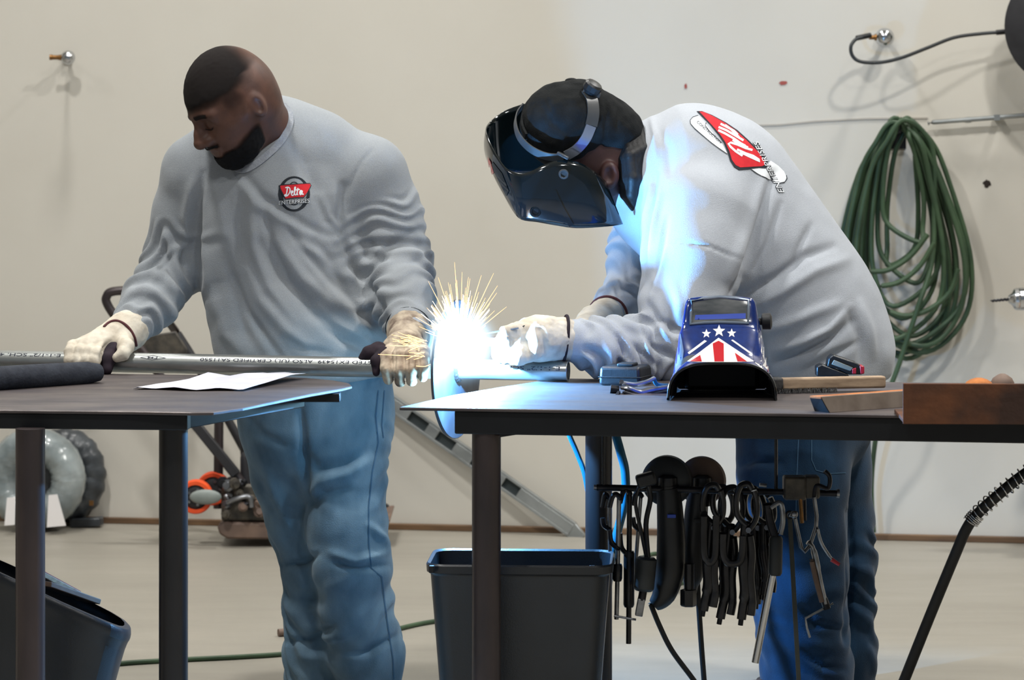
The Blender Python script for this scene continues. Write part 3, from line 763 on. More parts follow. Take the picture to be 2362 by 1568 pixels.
def locking_clamp(n, cx, top, bot, dy, lean, label, mat='black_steel', w=1.0, lever=True):
    """C-clamp pliers hung by the jaw: C-shaped jaw, body, handle, lever"""
    t = thing('locking_clamp', PB(cx, bot, dy), label, 'clamp', 'locking clamps on the tool bar')
    h = bot - top
    def q(u, v, d=0.0): return PB(cx + (u * 26 + lean * v) * w, top + v * h, dy + d)
    part('upper_jaw', MB().tube(spline([q(.2, .30), q(-.75, .22), q(-.95, .10), q(-.6, .0), q(.1, -.02), q(.5, .02)], 6), .0098, n=10, flat=.75), mat, t)
    part('lower_jaw', MB().tube(spline([q(.3, .33), q(.95, .24), q(1.0, .12), q(.7, .03)], 6), .0090, n=10, flat=.75), mat, t)
    part('body', MB().tube(spline([q(.0, .26), q(-.1, .42), q(-.1, .6), q(.1, .78), q(-.1, .9), q(-.25, 1.0)], 6), [.011] * 10 + [.0135] * 12 + [.0105] * 9, n=12, flat=.7), mat, t)
    if lever:
        part('lever', MB().tube(spline([q(.35, .36, -.006), q(.62, .5, -.006), q(.55, .68, -.006), q(.75, .85, -.006), q(.62, .97, -.006)], 6), [.0082] * 19 + [.0094] * 6, n=10, flat=.7), mat, t)
    part('adjust_screw', MB().cyl(q(-.25, .985), q(-.33, 1.045), .0058, n=10), 'dark_steel', t)
    part('pivot', MB().cyl(q(.25, .33, -.014), q(.25, .33, .012), .0062, n=10), 'steel', t)
    return t
# left cluster: slender bar clamps
def bar_clamp(cx, top, bot, dy, label, lean=0, rod='steel', grip=None, tbar=None, jaw=22, r=.0045, name='bar_clamp'):
    t = thing(name, PB(cx + lean, bot, dy), label, 'clamp')
    part('rod', MB().cyl(PB(cx, top, dy), PB(cx + lean, bot, dy), r, n=12), rod, t)
    part('fixed_jaw', MB().tube(spline([PB(cx + 4, top + 2, dy), PB(cx - 6, top - 10, dy), PB(cx - jaw * .7, top - 4, dy), PB(cx - jaw, top + 20, dy)], 6), .0085, n=10, flat=.7), 'black_steel', t)
    part('sliding_jaw', MB().tube(spline([PB(cx + 3 + lean * .35, top + (bot - top) * .42, dy), PB(cx - jaw * .8, top + (bot - top) * .36, dy), PB(cx - jaw, top + (bot - top) * .26, dy)], 6), .0085, n=10, flat=.7), 'black_steel', t)
    if grip:
        a, b, gr, gm = grip; f = lambda y: cx + lean * (y - top) / (bot - top)
        part('grip', MB().lathe(PB(f(a), a, dy), PB(f(b), b, dy) - PB(f(a), a, dy), [(0, gr * .8), (.006, gr), ((PB(f(b), b, dy) - PB(f(a), a, dy)).length - .006, gr), ((PB(f(b), b, dy) - PB(f(a), a, dy)).length, gr * .8)], n=18), gm, t)
    if tbar:
        part('t_handle', MB().cyl(PB(*tbar[0], dy - .01), PB(*tbar[1], dy - .01), .0026, n=8), 'steel', t)
    return t
bar_clamp(1428, 1150, 1428, -.03, 'leftmost bar clamp on the tool bar, with a thin cross handle', -6, 'steel', (1300, 1340, .011, 'black_steel'), ((1416, 1420), (1467, 1429)), r=.0052)
bar_clamp(1452, 1140, 1484, .0, 'long dark bar clamp reaching lowest in the left tool cluster', -2, 'black_steel', (1270, 1400, .0125, 'black_steel'), r=.006)
bar_clamp(1478, 1145, 1330, .03, 'short bar clamp behind the grey cylinder grip', -14, 'steel', jaw=18)
bar_clamp(1404, 1150, 1320, .035, 'short bar clamp hanging before the rear table leg', 4, 'steel', jaw=14, r=.004)
# clamp with the grey cylinder and square end
t = thing('pipe_clamp', PB(1478, 1420, -.05), 'clamp with a fat grey cylinder grip and a square bright end', 'clamp')
part('arm', MB().tube(spline([PB(1492, 1108, -.04), PB(1500, 1150, -.04), PB(1490, 1210, -.045), PB(1496, 1300, -.05)], 6), [.0085] * 19, n=12, flat=.7), 'black_steel', t)
part('yoke', MB().tube(spline([PB(1478, 1112, -.04), PB(1466, 1160, -.04), PB(1480, 1230, -.045), PB(1492, 1290, -.05)], 6), .0065, n=10, flat=.7), 'black_steel', t)
part('collar', MB().beam(PB(1468, 1112, -.04), PB(1512, 1100, -.04), .03, .03), 'black_plastic', t, bevel=.006)
part('grip', MB().lathe(PB(1492, 1284, -.05), PB(1484, 1362, -.05) - PB(1492, 1284, -.05), [(0, .017), (.005, .0235), (.07, .0235), (.076, .019)], n=24), 'hose_black', t)
part('shank', MB().cyl(PB(1484, 1360, -.05), PB(1480, 1384, -.05), .009, n=14), 'dark_steel', t)
part('square_end', MB().beam(PB(1480, 1380, -.05), PB(1473, 1420, -.05), .017, .017), 'steel', t, bevel=.002)
# two angle grinders with guards and cords
def grinder(cx, dy, dm, body, label, cord, gr):
    t = thing('angle_grinder', PB(body[-1][0], body[-1][1], dy), label, 'grinder')
    c = PB(cx, 1108, dy + .02)
    part('disc_guard', MB().lathe(c, (-.25, -1, .05), [(0, .004), (0, gr * .98), (.003, gr), (.022, gr * .97), (.03, gr * .8), (.034, .02)], n=44, cap=True), dm, t, smooth=40)
    part('gear_head', MB().lathe(PB(cx, 1095, dy - .02), (0, 0, -1), [(0, .012), (.006, .022), (.05, .024), (.07, .02)], n=18), 'black_steel', t)
    pts = [PB(x, y, dy - .02) for x, y, r in body]
    sp = spline(pts, 5); rs = []
    for i in range(len(body) - 1):
        for k in range(5): rs.append(S(body[i][2] + (body[i + 1][2] - body[i][2]) * k / 5, BY))
    rs.append(S(body[-1][2], BY))
    part('housing', MB().tube(sp, rs, n=18), 'black_plastic', t)
    part('switch', MB().beam(PB(body[1][0] - 6, body[1][1] + 20, dy - .06), PB(body[1][0] + 14, body[1][1] + 20, dy - .06), .006, .008), 'blue_paint' if cx < 1580 else 'black_steel', t, bevel=.001)
    part('cord', MB().tube(spline([PB(x, y, dy - .01) for x, y in cord], 8), .0062, n=10), 'black_rubber', t)
    return t
grinder(1540, .03, 'hose_black', [(1540, 1120, 26), (1545, 1170, 30), (1548, 1250, 33), (1545, 1320, 34), (1530, 1372, 28), (1508, 1396, 15)], 'black angle grinder hanging left, its body hooking down to a cord', [(1500, 1390), (1520, 1440), (1550, 1500), (1600, 1568), (1650, 1640), (1700, 1700)], .058)
grinder(1620, .085, 'skid_iron', [(1612, 1130, 24), (1606, 1180, 27), (1600, 1250, 27), (1598, 1320, 26), (1594, 1350, 17), (1592, 1376, 13)], 'angle grinder with a brown disc guard hanging right of the black one', [(1608, 1330), (1612, 1400), (1618, 1490), (1624, 1568), (1630, 1650), (1640, 1720)], .056)
t = thing('hex_wrench', PB(1592, 1396, .0), 'dark hex socket tool hanging below the second grinder', 'wrench')
part('shaft', MB().cyl(PB(1590, 1300, -.01), PB(1590, 1362, -.01), .011, n=14), 'black_steel', t)
part('hex_head', MB().lathe(PB(1588, 1358, -.01), (0, 0, -1), [(0, .012), (.002, .0185), (.036, .0185), (.039, .016)], n=6), 'black_steel', t, smooth=None)
# black locking clamps
locking_clamp(0, 1646, 1124, 1408, -.05, -18, 'first black locking clamp from the left, its handle swinging left', w=.95)
locking_clamp(1, 1690, 1130, 1426, -.02, -22, 'second black locking clamp, hung in the middle of the row')
locking_clamp(2, 1722, 1122, 1428, -.055, -6, 'third black locking clamp, the lowest of the row', w=.95)
locking_clamp(4, 1666, 1128, 1376, .04, 6, 'fifth black locking clamp, set back between the first two', w=.9)
locking_clamp(5, 1738, 1132, 1392, .05, 14, 'sixth black locking clamp, set back behind the third', w=.9)
locking_clamp(3, 1760, 1140, 1372, .02, 10, 'fourth black locking clamp, half hidden behind the chrome tube', w=.9)
t = thing('c_frame', PB(1660, 1300, -.07), 'pair of black square U frames slung among the locking clamps', 'clamp')
for x0, x1, y0, y1 in ((1624, 1650, 1180, 1298), (1668, 1712, 1226, 1300)):
    part('u_frame', MB().tube(spline([PB(x0, y0, -.07), PB(x0, y1 - 26, -.07), PB(x0 + 8, y1 - 5, -.07), PB((x0 + x1) / 2, y1, -.07), PB(x1 - 6, y1 - 5, -.07), PB(x1, y1 - 26, -.07), PB(x1 + 2, y0 + 10, -.07)], 6), .0082, n=10, flat=.8), 'black_steel', t)
# bar clamp with bright tube
t = thing('tube_handle_clamp', PB(1742, 1528, -.06), 'clamp with a dark grip ending in a long bright chrome tube', 'clamp')
part('tube', MB().cyl(PB(1782, 1322, -.06), PB(1742, 1528, -.06), .0083, n=20), 'chrome', t)
part('grip', MB().lathe(PB(1790, 1236, -.055), PB(1788, 1322, -.06) - PB(1790, 1236, -.055), [(0, .012), (.006, .0155), (.082, .0155), (.088, .012)], n=16), 'hose_black', t)
part('arm', MB().tube(spline([PB(1770, 1160, -.05), PB(1776, 1200, -.05), PB(1788, 1240, -.055)], 6), .0095, n=12, flat=.8), 'dark_steel', t)
part('jaw', MB().tube(spline([PB(1774, 1172, -.05), PB(1800, 1160, -.05), PB(1806, 1200, -.05), PB(1800, 1232, -.05)], 6), .0075, n=10, flat=.8), 'steel', t)
# silver locking C-clamp at the right
t = thing('silver_clamp', PB(1905, 1400, -.06), 'silver locking clamp with a red tipped lever at the right end', 'clamp')
part('fixed_jaw', MB().tube([PB(1822, 1188, -.06), PB(1834, 1196, -.06), PB(1838, 1216, -.06), PB(1848, 1262, -.06), PB(1856, 1272, -.06), PB(1868, 1258, -.06), PB(1882, 1216, -.06), PB(1884, 1190, -.06), PB(1878, 1146, -.06)], .0072, n=10, flat=.6), 'steel', t, smooth=50)
part('body', MB().tube(spline([PB(1862, 1250, -.062), PB(1874, 1262, -.062), PB(1884, 1300, -.062), PB(1894, 1350, -.062), PB(1904, 1392, -.062)], 6), [.009] * 8 + [.0115] * 6 + [.0095] * 11, n=12, flat=.6), 'steel', t)
part('handle_grip', MB().tube(spline([PB(1872, 1290, -.068), PB(1882, 1336, -.068), PB(1896, 1388, -.068)], 6), .006, n=10), 'skid_iron', t)
part('lever', MB().tube(spline([PB(1885, 1216, -.065), PB(1894, 1250, -.065), PB(1912, 1280, -.065), PB(1930, 1300, -.065)], 6), [.006] * 13 + [.0048] * 6, n=10, flat=.6), 'steel', t)
part('lever_tip', MB().cyl(PB(1918, 1290, -.067), PB(1936, 1302, -.067), .0052, .004, n=10), 'red_plastic', t)
part('adjust_screw', MB().cyl(PB(1900, 1380, -.062), PB(1908, 1404, -.062), .0085, n=12), 'dark_steel', t)
part('key_bar', MB().tube([PB(1922, 1391, -.06), PB(1902, 1402, -.06), PB(1858, 1426, -.06), PB(1861, 1448, -.06), PB(1868, 1470, -.06)], .0026, n=8), 'steel', t, smooth=60)
part('pivot_ball', MB().sphere(PB(1832, 1186, -.07), .0085), 'steel', t, smooth=180)
part('hook', MB().tube(spline([PB(1878, 1150, -.05), PB(1884, 1120, -.05), PB(1910, 1126, -.05), PB(1914, 1100, -.05), PB(1902, 1086, -.05)], 6), .005, n=8), 'dark_steel', t)
t = thing('clamp_blocks', PB(1860, 1150, -.02), 'two rough dark blocks threaded on the right end of the tool bar', 'clamp')
part('block', MB().box(PB(1832, 1124, .0), (.05, .05, .052)), 'grease_iron', t, bevel=.005)
part('block', MB().box(PB(1872, 1122, .0), (.034, .045, .05)), 'grease_iron', t, bevel=.005)
part('pin', MB().cyl(PB(1846, 1146, -.02), PB(1850, 1206, -.02), .0045, n=10), 'brass', t)
part('pin', MB().cyl(PB(1856, 1146, -.01), PB(1857, 1200, -.01), .0035, n=10), 'dark_steel', t)
part('pin', MB().cyl(PB(1752, 1118, -.02), PB(1768, 1120, -.02), .0045, n=10), 'steel', t)
t = thing('long_bar', PB(1848, 1720, -.03), 'long thin steel bar hanging down to the floor before the jeans', 'bar')
part('shaft', MB().beam(PB(1822, 1196, -.03), PB(1850, 1712, -.03), .010, .006), 'hose_dark', t, bevel=.001)
part('eye', MB().tube([PB(1822 + 8 * math.cos(a), 1188 + 8 * math.sin(a), -.03) for a in [i * math.pi / 8 for i in range(16)]], .003, n=6, closed=True), 'dark_steel', t)

# ================================================================== plate compactor behind the standing man
CY = 10.42
def PC(x, y, d=0.0): return P(x, y, CY + d)
pc = thing('plate_compactor', PC(600, 1246), 'dark plate compactor with orange transport wheels behind the standing man', 'compactor')
part('base_plate', MB().prism([PC(500, 1212, -.12), PC(506, 1232, -.12), PC(524, 1243, -.12), PC(868, 1247, -.12), PC(888, 1230, -.12), PC(902, 1196, -.12), PC(872, 1200, -.12), PC(848, 1212, -.12), PC(520, 1204, -.12)], (0, .36, 0)), 'skid_iron', pc, bevel=.008)
part('base_frame', MB().prism([PC(548, 1206, -.08), PC(548, 1180, -.08), PC(860, 1184, -.08), PC(860, 1210, -.08)], (0, .26, 0)), 'machine_dark', pc, bevel=.008)
part('frame_horn', MB().prism([PC(850, 1204, -.1), PC(872, 1150, -.1), PC(898, 1168, -.1), PC(880, 1176, -.1), PC(890, 1206, -.1)], (0, .03, 0)), 'machine_dark', pc, bevel=.002)
rnd = random.Random(21)
part('engine_block', MB().box(PC(580, 1150, .0), (.19, .22, .13)), 'grease_iron', pc, bevel=.012)
part('engine_cover', MB().box(PC(640, 1100, .02), (.24, .24, .20)), 'machine_dark', pc, bevel=.02)
part('fuel_tank', MB().box(PC(700, 1040, .04), (.26, .22, .12)), 'machine_dark', pc, bevel=.03)
for i in range(16):
    c = PC(rnd.uniform(512, 600), rnd.uniform(1105, 1190), -.12 + rnd.uniform(-.02, .0)); r_ = rnd.uniform(.010, .022)
    part('engine_fitting', MB().lathe(c, (rnd.uniform(-1, 1), -1, rnd.uniform(-.6, .6)), [(0, r_), (.012, r_), (.014, r_ * .6), (.026, r_ * .6)], n=10), ('steel', 'grease_iron', 'dark_steel', 'skid_iron')[i % 4], pc)
part('exhaust_pipe', MB().tube(spline([PC(520, 1162, -.14), PC(545, 1150, -.15), PC(575, 1146, -.15), PC(580, 1170, -.15)], 6), .009, n=10), 'steel', pc)
part('belt_cover', MB().prism([PC(545, 955, -.05), PC(585, 955, -.05), PC(640, 1120, -.05), PC(560, 1120, -.05)], (0, .10, 0)), 'machine_dark', pc, bevel=.02)
part('pump_lever', MB().cyl(PC(505, 950, -.02), PC(503, 1172, -.02), .0165, n=16), 'leg_paint', pc)
# handle: two long tubes, cross grip
for o_, pts in ((0, [(335, 668), (262, 672), (246, 684), (247, 700), (268, 733), (330, 812), (430, 950), (520, 1062), (560, 1115)]), (.30, [(405, 764), (440, 818), (505, 930), (560, 1030), (600, 1100)])):
    part('handle_tube', MB().tube(spline([PC(x, y, o_ - .1) for x, y in pts], 6), .0155, n=12), 'leg_paint' if o_ == 0 else 'machine_dark', pc)
part('cross_grip', MB().tube([PC(335, 668, -.1), PC(405, 764, .2)], .015, n=12), 'leg_paint', pc)
part('console', MB().prism([PC(296, 820, -.02), PC(330, 776, -.02), PC(405, 764, -.02), PC(432, 806, -.02), PC(425, 826, -.02)], (0, .02, 0)), 'grease_iron', pc, bevel=.004)
part('strut', MB().beam(PC(440, 965, -.11), PC(545, 1095, -.11), .028, .034), 'machine_dark', pc, bevel=.004)
for x, y, d_ in ((452, 1145, -.14), (492, 1126, -.02)):
    c = PC(x, y, d_)
    wh = part('wheel', MB().lathe(c + Vector((0, -.022, 0)), (0, 1, 0), [(0, .042), (0, .054), (.008, .058), (.036, .058), (.044, .054), (.044, .042), (0, .042)], n=36, cap=False), 'orange_rubber', pc, smooth=40)
    part('hub', MB().lathe(c + Vector((0, -.018, 0)), (0, 1, 0), [(0, .012), (0, .030), (.006, .043), (.03, .043), (.036, .02)], n=24), 'machine_dark', wh)
    for k in range(5):
        a = k * 2 * math.pi / 5
        part('bolt', MB().cyl(c + Vector((.026 * math.cos(a), -.026, .026 * math.sin(a))), c + Vector((.026 * math.cos(a), -.016, .026 * math.sin(a))), .005, n=6), 'steel', wh)
part('wheel_guard', MB().sphere(PC(474, 1146, -.17), .05, 20, 10, (1.1, .25, .52)), 'guard_grey', pc, smooth=180)

# shrink-wrapped coil and darker one behind it
cw = W(82, 1104, .24); t = thing('wrapped_coil', W(82, 1221, .24), 'large coil shrink wrapped in clear film against the wall at left', 'coil')
rows = []; rnd = random.Random(8)
R1, R2 = S(79, cw.y), S(39, cw.y)
for i in range(72):
    a = 2 * math.pi * i / 72; cc = cw + RU * (math.cos(a) * R1) + Vector((0, 0, math.sin(a) * R1)); rad = RU * math.cos(a) + Vector((0, 0, math.sin(a))); row = []
    for k in range(18):
        b = 2 * math.pi * k / 18; rr = R2 * (1 + .022 * math.sin(a * 23 + k) + .03 * math.sin(a * 9 + 2 * k) + .025 * math.sin(a * 41 + 3 * k))
        row.append(cc + rad * (math.cos(b) * rr) + RN * (math.sin(b) * rr * 1.15))
    rows.append(row)
rows.append(rows[0])
part('film', MB().grid(rows, closed=True), 'wrap_film', t, smooth=60)
part('label', MB().prism([P(112, 1142, cw.y - .10), P(132, 1140, cw.y - .10), P(152, 1212, cw.y - .11), P(108, 1216, cw.y - .11)], (0, .003, 0)), 'white_label', t)
part('label', MB().prism([P(16, 1148, cw.y - .10), P(36, 1146, cw.y - .10), P(34, 1210, cw.y - .11), P(10, 1212, cw.y - .11)], (0, .003, 0)), 'white_label', t)
part('hub_film', MB().sphere(cw + RN * .02, S(48, cw.y), 20, 12, (1, .12, 1)), 'dark_wrap', t, smooth=180)
cw2 = W(150, 1096, .075); t = thing('dark_coil', W(150, 1216, .075), 'dark netted coil leaning behind the shrink wrapped one', 'coil')
rows = []
for i in range(60):
    a = 2 * math.pi * i / 60; R = S(66, cw2.y); cc = cw2 + RU * (math.cos(a) * R * .95) + Vector((0, 0, math.sin(a) * R * 1.15)); rad = RU * math.cos(a) + Vector((0, 0, math.sin(a))); row = []
    for k in range(14):
        b = 2 * math.pi * k / 14; rr = S(34, cw2.y) * (1 + .08 * math.sin(a * 17 + k))
        row.append(cc + rad * (math.cos(b) * rr) + RN * (math.sin(b) * rr))
    rows.append(row)
rows.append(rows[0])
part('wrapping', MB().grid(rows, closed=True), 'dark_wrap', t, smooth=60)
part('foot', MB().beam(W(165, 1206, .12), W(235, 1202, .12), .05, .03), 'dark_wrap', t, bevel=.004)
part('tag', MB().box(P(211, 1160, cw2.y - .1), (.015, .004, .018)), 'brass', t)
# ================================================================== implicit surfaces -> one continuous mesh
F32 = np.float32
def A3(v): return [F32(c) for c in v]
def rc(p, a, b, ra, rb):
    a, b = A3(a), A3(b); ba = [b[i] - a[i] for i in range(3)]; L2 = F32(sum(float(c) ** 2 for c in ba) + 1e-9)
    pa = [p[i] - a[i] for i in range(3)]
    h = np.clip((pa[0] * ba[0] + pa[1] * ba[1] + pa[2] * ba[2]) / L2, 0, 1)
    return np.sqrt((pa[0] - ba[0] * h) ** 2 + (pa[1] - ba[1] * h) ** 2 + (pa[2] - ba[2] * h) ** 2) - (F32(ra) + F32(rb - ra) * h)
def sph(p, c, r):
    c = A3(c); return np.sqrt((p[0] - c[0]) ** 2 + (p[1] - c[1]) ** 2 + (p[2] - c[2]) ** 2) - F32(r)
WAX = (Vector((1, 0, 0)), Vector((0, 1, 0)), Vector((0, 0, 1)))
def ell(p, c, r, ax=WAX):
    c = A3(c); d = [p[i] - c[i] for i in range(3)]
    q = [d[0] * F32(a[0]) + d[1] * F32(a[1]) + d[2] * F32(a[2]) for a in ax]
    k0 = np.sqrt(sum((q[i] / F32(r[i])) ** 2 for i in range(3))); k1 = np.sqrt(sum((q[i] / F32(r[i] ** 2)) ** 2 for i in range(3))) + F32(1e-6)
    return k0 * (k0 - 1) / k1
def smin(a, b, k):
    h = np.maximum(F32(k) - np.abs(a - b), 0) / F32(k); return np.minimum(a, b) - h * h * F32(k * .25)
def smax(a, b, k): return -smin(-a, -b, k)
def chain(p, pts, rs, k=.02):
    d = None
    for i in range(len(pts) - 1):
        e = rc(p, pts[i], pts[i + 1], rs[i], rs[i + 1]); d = e if d is None else smin(d, e, k)
    return d
def flat_chain(p, pts, rs, yc, sy, k=.02):
    """chain whose cross-section is squashed (sy<1) or stretched (sy>1) in depth"""
    q = (p[0], F32(yc) + (p[1] - F32(yc)) / F32(sy), p[2])
    pt = [Vector((a.x, yc + (a.y - yc) / sy, a.z)) for a in pts]
    return chain(q, pt, rs, k) * F32(min(1, sy))
def axis(lo, hi, h, fine=None):
    """coordinates, with steps of h2 inside the fine range"""
    if fine is None: return np.arange(lo, hi + h, h).astype(F32)
    a, b, h2 = fine; out = []; x = lo
    while x < hi + h:
        out.append(x); x += h2 if a - h <= x <= b else h
    return np.array(out, F32)
def nets(f, xs, ys, zs):
    F = np.ascontiguousarray(np.broadcast_to(f((xs[:, None, None], ys[None, :, None], zs[None, None, :])), (len(xs), len(ys), len(zs))).astype(F32))
    I = F < 0
    s = np.zeros([n - 1 for n in F.shape], np.int8)
    for a in (0, 1):
        for b in (0, 1):
            for c in (0, 1):
                s += I[a:F.shape[0] - 1 + a, b:F.shape[1] - 1 + b, c:F.shape[2] - 1 + c]
    act = (s > 0) & (s < 8); ii = np.argwhere(act); idx = np.full(act.shape, -1, np.int32); idx[act] = np.arange(len(ii))
    acc = np.zeros((len(ii), 3)); cnt = np.zeros(len(ii))
    cor = [(a, b, c) for a in (0, 1) for b in (0, 1) for c in (0, 1)]
    for u in cor:
        for v in cor:
            if sum(v) == sum(u) + 1 and sum(abs(v[k] - u[k]) for k in range(3)) == 1:
                fa = F[ii[:, 0] + u[0], ii[:, 1] + u[1], ii[:, 2] + u[2]]; fb = F[ii[:, 0] + v[0], ii[:, 1] + v[1], ii[:, 2] + v[2]]
                cr = (fa < 0) != (fb < 0); t = np.where(cr, fa / np.where(cr, fa - fb, 1), 0)
                for k in range(3): acc[:, k] += np.where(cr, u[k] + t * (v[k] - u[k]), 0)
                cnt += cr
    loc = acc / cnt[:, None]
    V = np.stack([ax[ii[:, k]] + (ax[ii[:, k] + 1] - ax[ii[:, k]]) * loc[:, k] for k, ax in enumerate((xs, ys, zs))], 1)
    Q = []
    for k in range(3):
        o1, o2 = [m for m in range(3) if m != k]
        sl0 = [slice(None)] * 3; sl1 = [slice(None)] * 3; sl0[k] = slice(0, -1); sl1[k] = slice(1, None)
        a, b = I[tuple(sl0)], I[tuple(sl1)]; e = np.argwhere(a != b)
        e = e[(e[:, o1] > 0) & (e[:, o2] > 0) & (e[:, o1] < F.shape[o1] - 1) & (e[:, o2] < F.shape[o2] - 1)]
        sg = a[e[:, 0], e[:, 1], e[:, 2]]
        def cell(d1, d2):
            c = e.copy(); c[:, o1] -= d1; c[:, o2] -= d2; return idx[c[:, 0], c[:, 1], c[:, 2]]
        q = np.stack([cell(1, 1), cell(0, 1), cell(0, 0), cell(1, 0)], 1)
        if k == 1: sg = ~sg
        q[~sg] = q[~sg][:, ::-1]; Q.append(q)
    return V, np.concatenate(Q)
def vnoise(P_, seed=0):
    """smooth value noise in -1..1 for an (n,3) array"""
    P_ = np.asarray(P_, float); i = np.floor(P_).astype(np.int64); f = P_ - i; f = f * f * (3 - 2 * f); r = np.zeros(len(P_))
    for a in (0, 1):
        for b in (0, 1):
            for c in (0, 1):
                h = ((i[:, 0] + a) * 73856093) ^ ((i[:, 1] + b) * 19349663) ^ ((i[:, 2] + c) * 83492791) ^ (seed * 2654435)
                h = ((h ^ (h >> 13)) * 1274126177) & 0xffffff
                r += (h / 0x7fffff - 1) * (f[:, 0] if a else 1 - f[:, 0]) * (f[:, 1] if b else 1 - f[:, 1]) * (f[:, 2] if c else 1 - f[:, 2])
    return r
def normals(V, Q):
    n = np.cross(V[Q[:, 2]] - V[Q[:, 0]], V[Q[:, 3]] - V[Q[:, 1]]); N = np.zeros_like(V)
    for k in range(4): np.add.at(N, Q[:, k], n)
    return N / (np.linalg.norm(N, axis=1)[:, None] + 1e-12)
def smooth_v(V, Q, it=1, lam=.5):
    for _ in range(it):
        S_ = np.zeros_like(V); c = np.zeros(len(V))
        for a, b in ((0, 1), (1, 2), (2, 3), (3, 0)):
            np.add.at(S_, Q[:, a], V[Q[:, b]]); np.add.at(S_, Q[:, b], V[Q[:, a]]); np.add.at(c, Q[:, a], 1); np.add.at(c, Q[:, b], 1)
        V = V + lam * (S_ / np.maximum(c, 1)[:, None] - V)
    return V
def to_px(V):
    return CX + FPX * V[:, 0] / V[:, 1], YH + FPX * (HC - V[:, 2]) / V[:, 1]
def fold(V, N, pts, amp, w, front=True):
    """a crease (amp<0) or ridge (amp>0) along a drawn line on the side that faces us; amp in m, w in px"""
    px, py = to_px(V); best = np.full(len(V), 1e9); par = np.zeros(len(V)); pts = np.array(pts, float)
    seg = np.linalg.norm(np.diff(pts, axis=0), axis=1); tot = seg.sum(); run = 0
    for i in range(len(pts) - 1):
        a, d = pts[i], pts[i + 1] - pts[i]; t = np.clip(((px - a[0]) * d[0] + (py - a[1]) * d[1]) / (d @ d), 0, 1)
        q = np.hypot(px - a[0] - t * d[0], py - a[1] - t * d[1]); m = q < best; best[m] = q[m]; par[m] = (run + t[m] * seg[i]) / tot; run += seg[i]
    env = np.sin(np.pi * np.clip(par * .9 + .05, 0, 1)) ** .6
    g = amp * np.exp(-(best / w) ** 2) * env
    if front: g = g * np.clip(-N[:, 1] * 2 + .5, 0, 1)
    return g
def rings(V, a, b, n, amp, seed=1, skew=.6, power=1.0, t0=0., t1=1.):
    """bunched wrinkles around a sleeve or trouser leg between the points a and b"""
    a, b = np.array(a), np.array(b); d = b - a; L2 = d @ d; t = ((V - a) @ d) / L2; r = V - a - t[:, None] * d
    ref = np.array((0., -1., 0.)); side = np.cross(d / math.sqrt(L2), ref); ph = np.arctan2(r @ side, r @ ref)
    u = t * n + skew * np.sin(ph * 1.0 + seed * 1.7 + 2.0 * t) + .45 * vnoise(V * 14 + seed, seed) + .5 * vnoise(np.stack([ph * 1.3, t * n * .6, ph * 0 + seed], 1), seed + 3)
    w = np.sin(u * 2 * math.pi); w = np.sign(w) * np.abs(w) ** power
    m = np.clip((t - t0) / .1, 0, 1) * np.clip((t1 - t) / .1, 0, 1) * np.clip(1.6 - np.linalg.norm(r, axis=1) / .13, 0, 1)
    return amp * w * m * (.55 + .45 * vnoise(V * 9 + 5, seed + 7))
def soft_mesh(name, V, Q, mat, parent=None, base=None, smooth=180):
    org = ORI[parent.name] if parent is not None else Vector(base)
    me = bpy.data.meshes.new(name); V = V - np.array(org)
    me.vertices.add(len(V)); me.vertices.foreach_set('co', V.astype(F32).ravel())
    me.loops.add(Q.size); me.loops.foreach_set('vertex_index', Q.astype(np.int32).ravel())
    me.polygons.add(len(Q)); me.polygons.foreach_set('loop_start', np.arange(0, Q.size, 4, dtype=np.int32))
    me.update(calc_edges=True); me.validate()
    o = link(name, me, mat, parent, smooth)
    if parent is None: o.location = org
    ORI[o.name] = org
    return o
def box_of(pts, pad):
    a = np.array([tuple(p) for p in pts]); return a.min(0) - pad, a.max(0) + pad
def garment(f, pts, pad, h):
    lo, hi = box_of(pts, pad); return nets(f, axis(lo[0], hi[0], h), axis(lo[1], hi[1], h), axis(lo[2], hi[2], h))
def ribbon(pts, w, th, side=None):
    pts = spline(pts, 5); mb = MB(); rowsr = []
    for i, p in enumerate(pts):
        d = (pts[min(i + 1, len(pts) - 1)] - pts[max(i - 1, 0)]).normalized(); n = Vector((0, -1, 0)) if side is None else side(p); n = (n - d * n.dot(d)).normalized(); s = d.cross(n)
        rowsr.append([p + s * w / 2 + n * th, p - s * w / 2 + n * th, p - s * w / 2, p + s * w / 2])
    mb.grid(rowsr, closed=True); k = len(rowsr); mb.f += [(0, 1, 2, 3), ((k - 1) * 4, (k - 1) * 4 + 1, (k - 1) * 4 + 2, (k - 1) * 4 + 3)]
    return mb
# ================================================================== cloth, skin and leather
M('shirt_light', (174, 179, 186), (166, 171, 179), scale=420, detail=2, rough=0.95, bump=0.25, bscale=420, spec=0.1, sheen=0.1)
M('shirt_grey', (150, 155, 159), (141, 146, 151), scale=420, detail=2, rough=0.95, bump=0.25, bscale=420, spec=0.1, sheen=0.15)
M('shirt_rib', (164, 169, 176), (150, 155, 163), scale=120, rough=0.95, bump=0.4, bscale=300, spec=0.1)
M('denim_light', (112, 136, 152), (80, 104, 122), scale=16, detail=8, stretch=(1, 1, .5), lo=.3, hi=.7, rough=0.9, bump=0.25, bscale=380, spec=0.12, sheen=0.1)
M('denim_dark', (34, 62, 88), (18, 38, 58), scale=14, detail=8, stretch=(1, 1, .5), lo=.3, hi=.7, rough=0.9, bump=0.25, bscale=380, spec=0.12, sheen=0.1)
M('denim_seam', (54, 86, 112), rough=0.9)
M('skin_dark', (92, 62, 50), (74, 49, 40), scale=22, rough=0.5, bump=0.06, bscale=150, spec=0.4)
M('skin_lip', (96, 60, 56), rough=0.5)
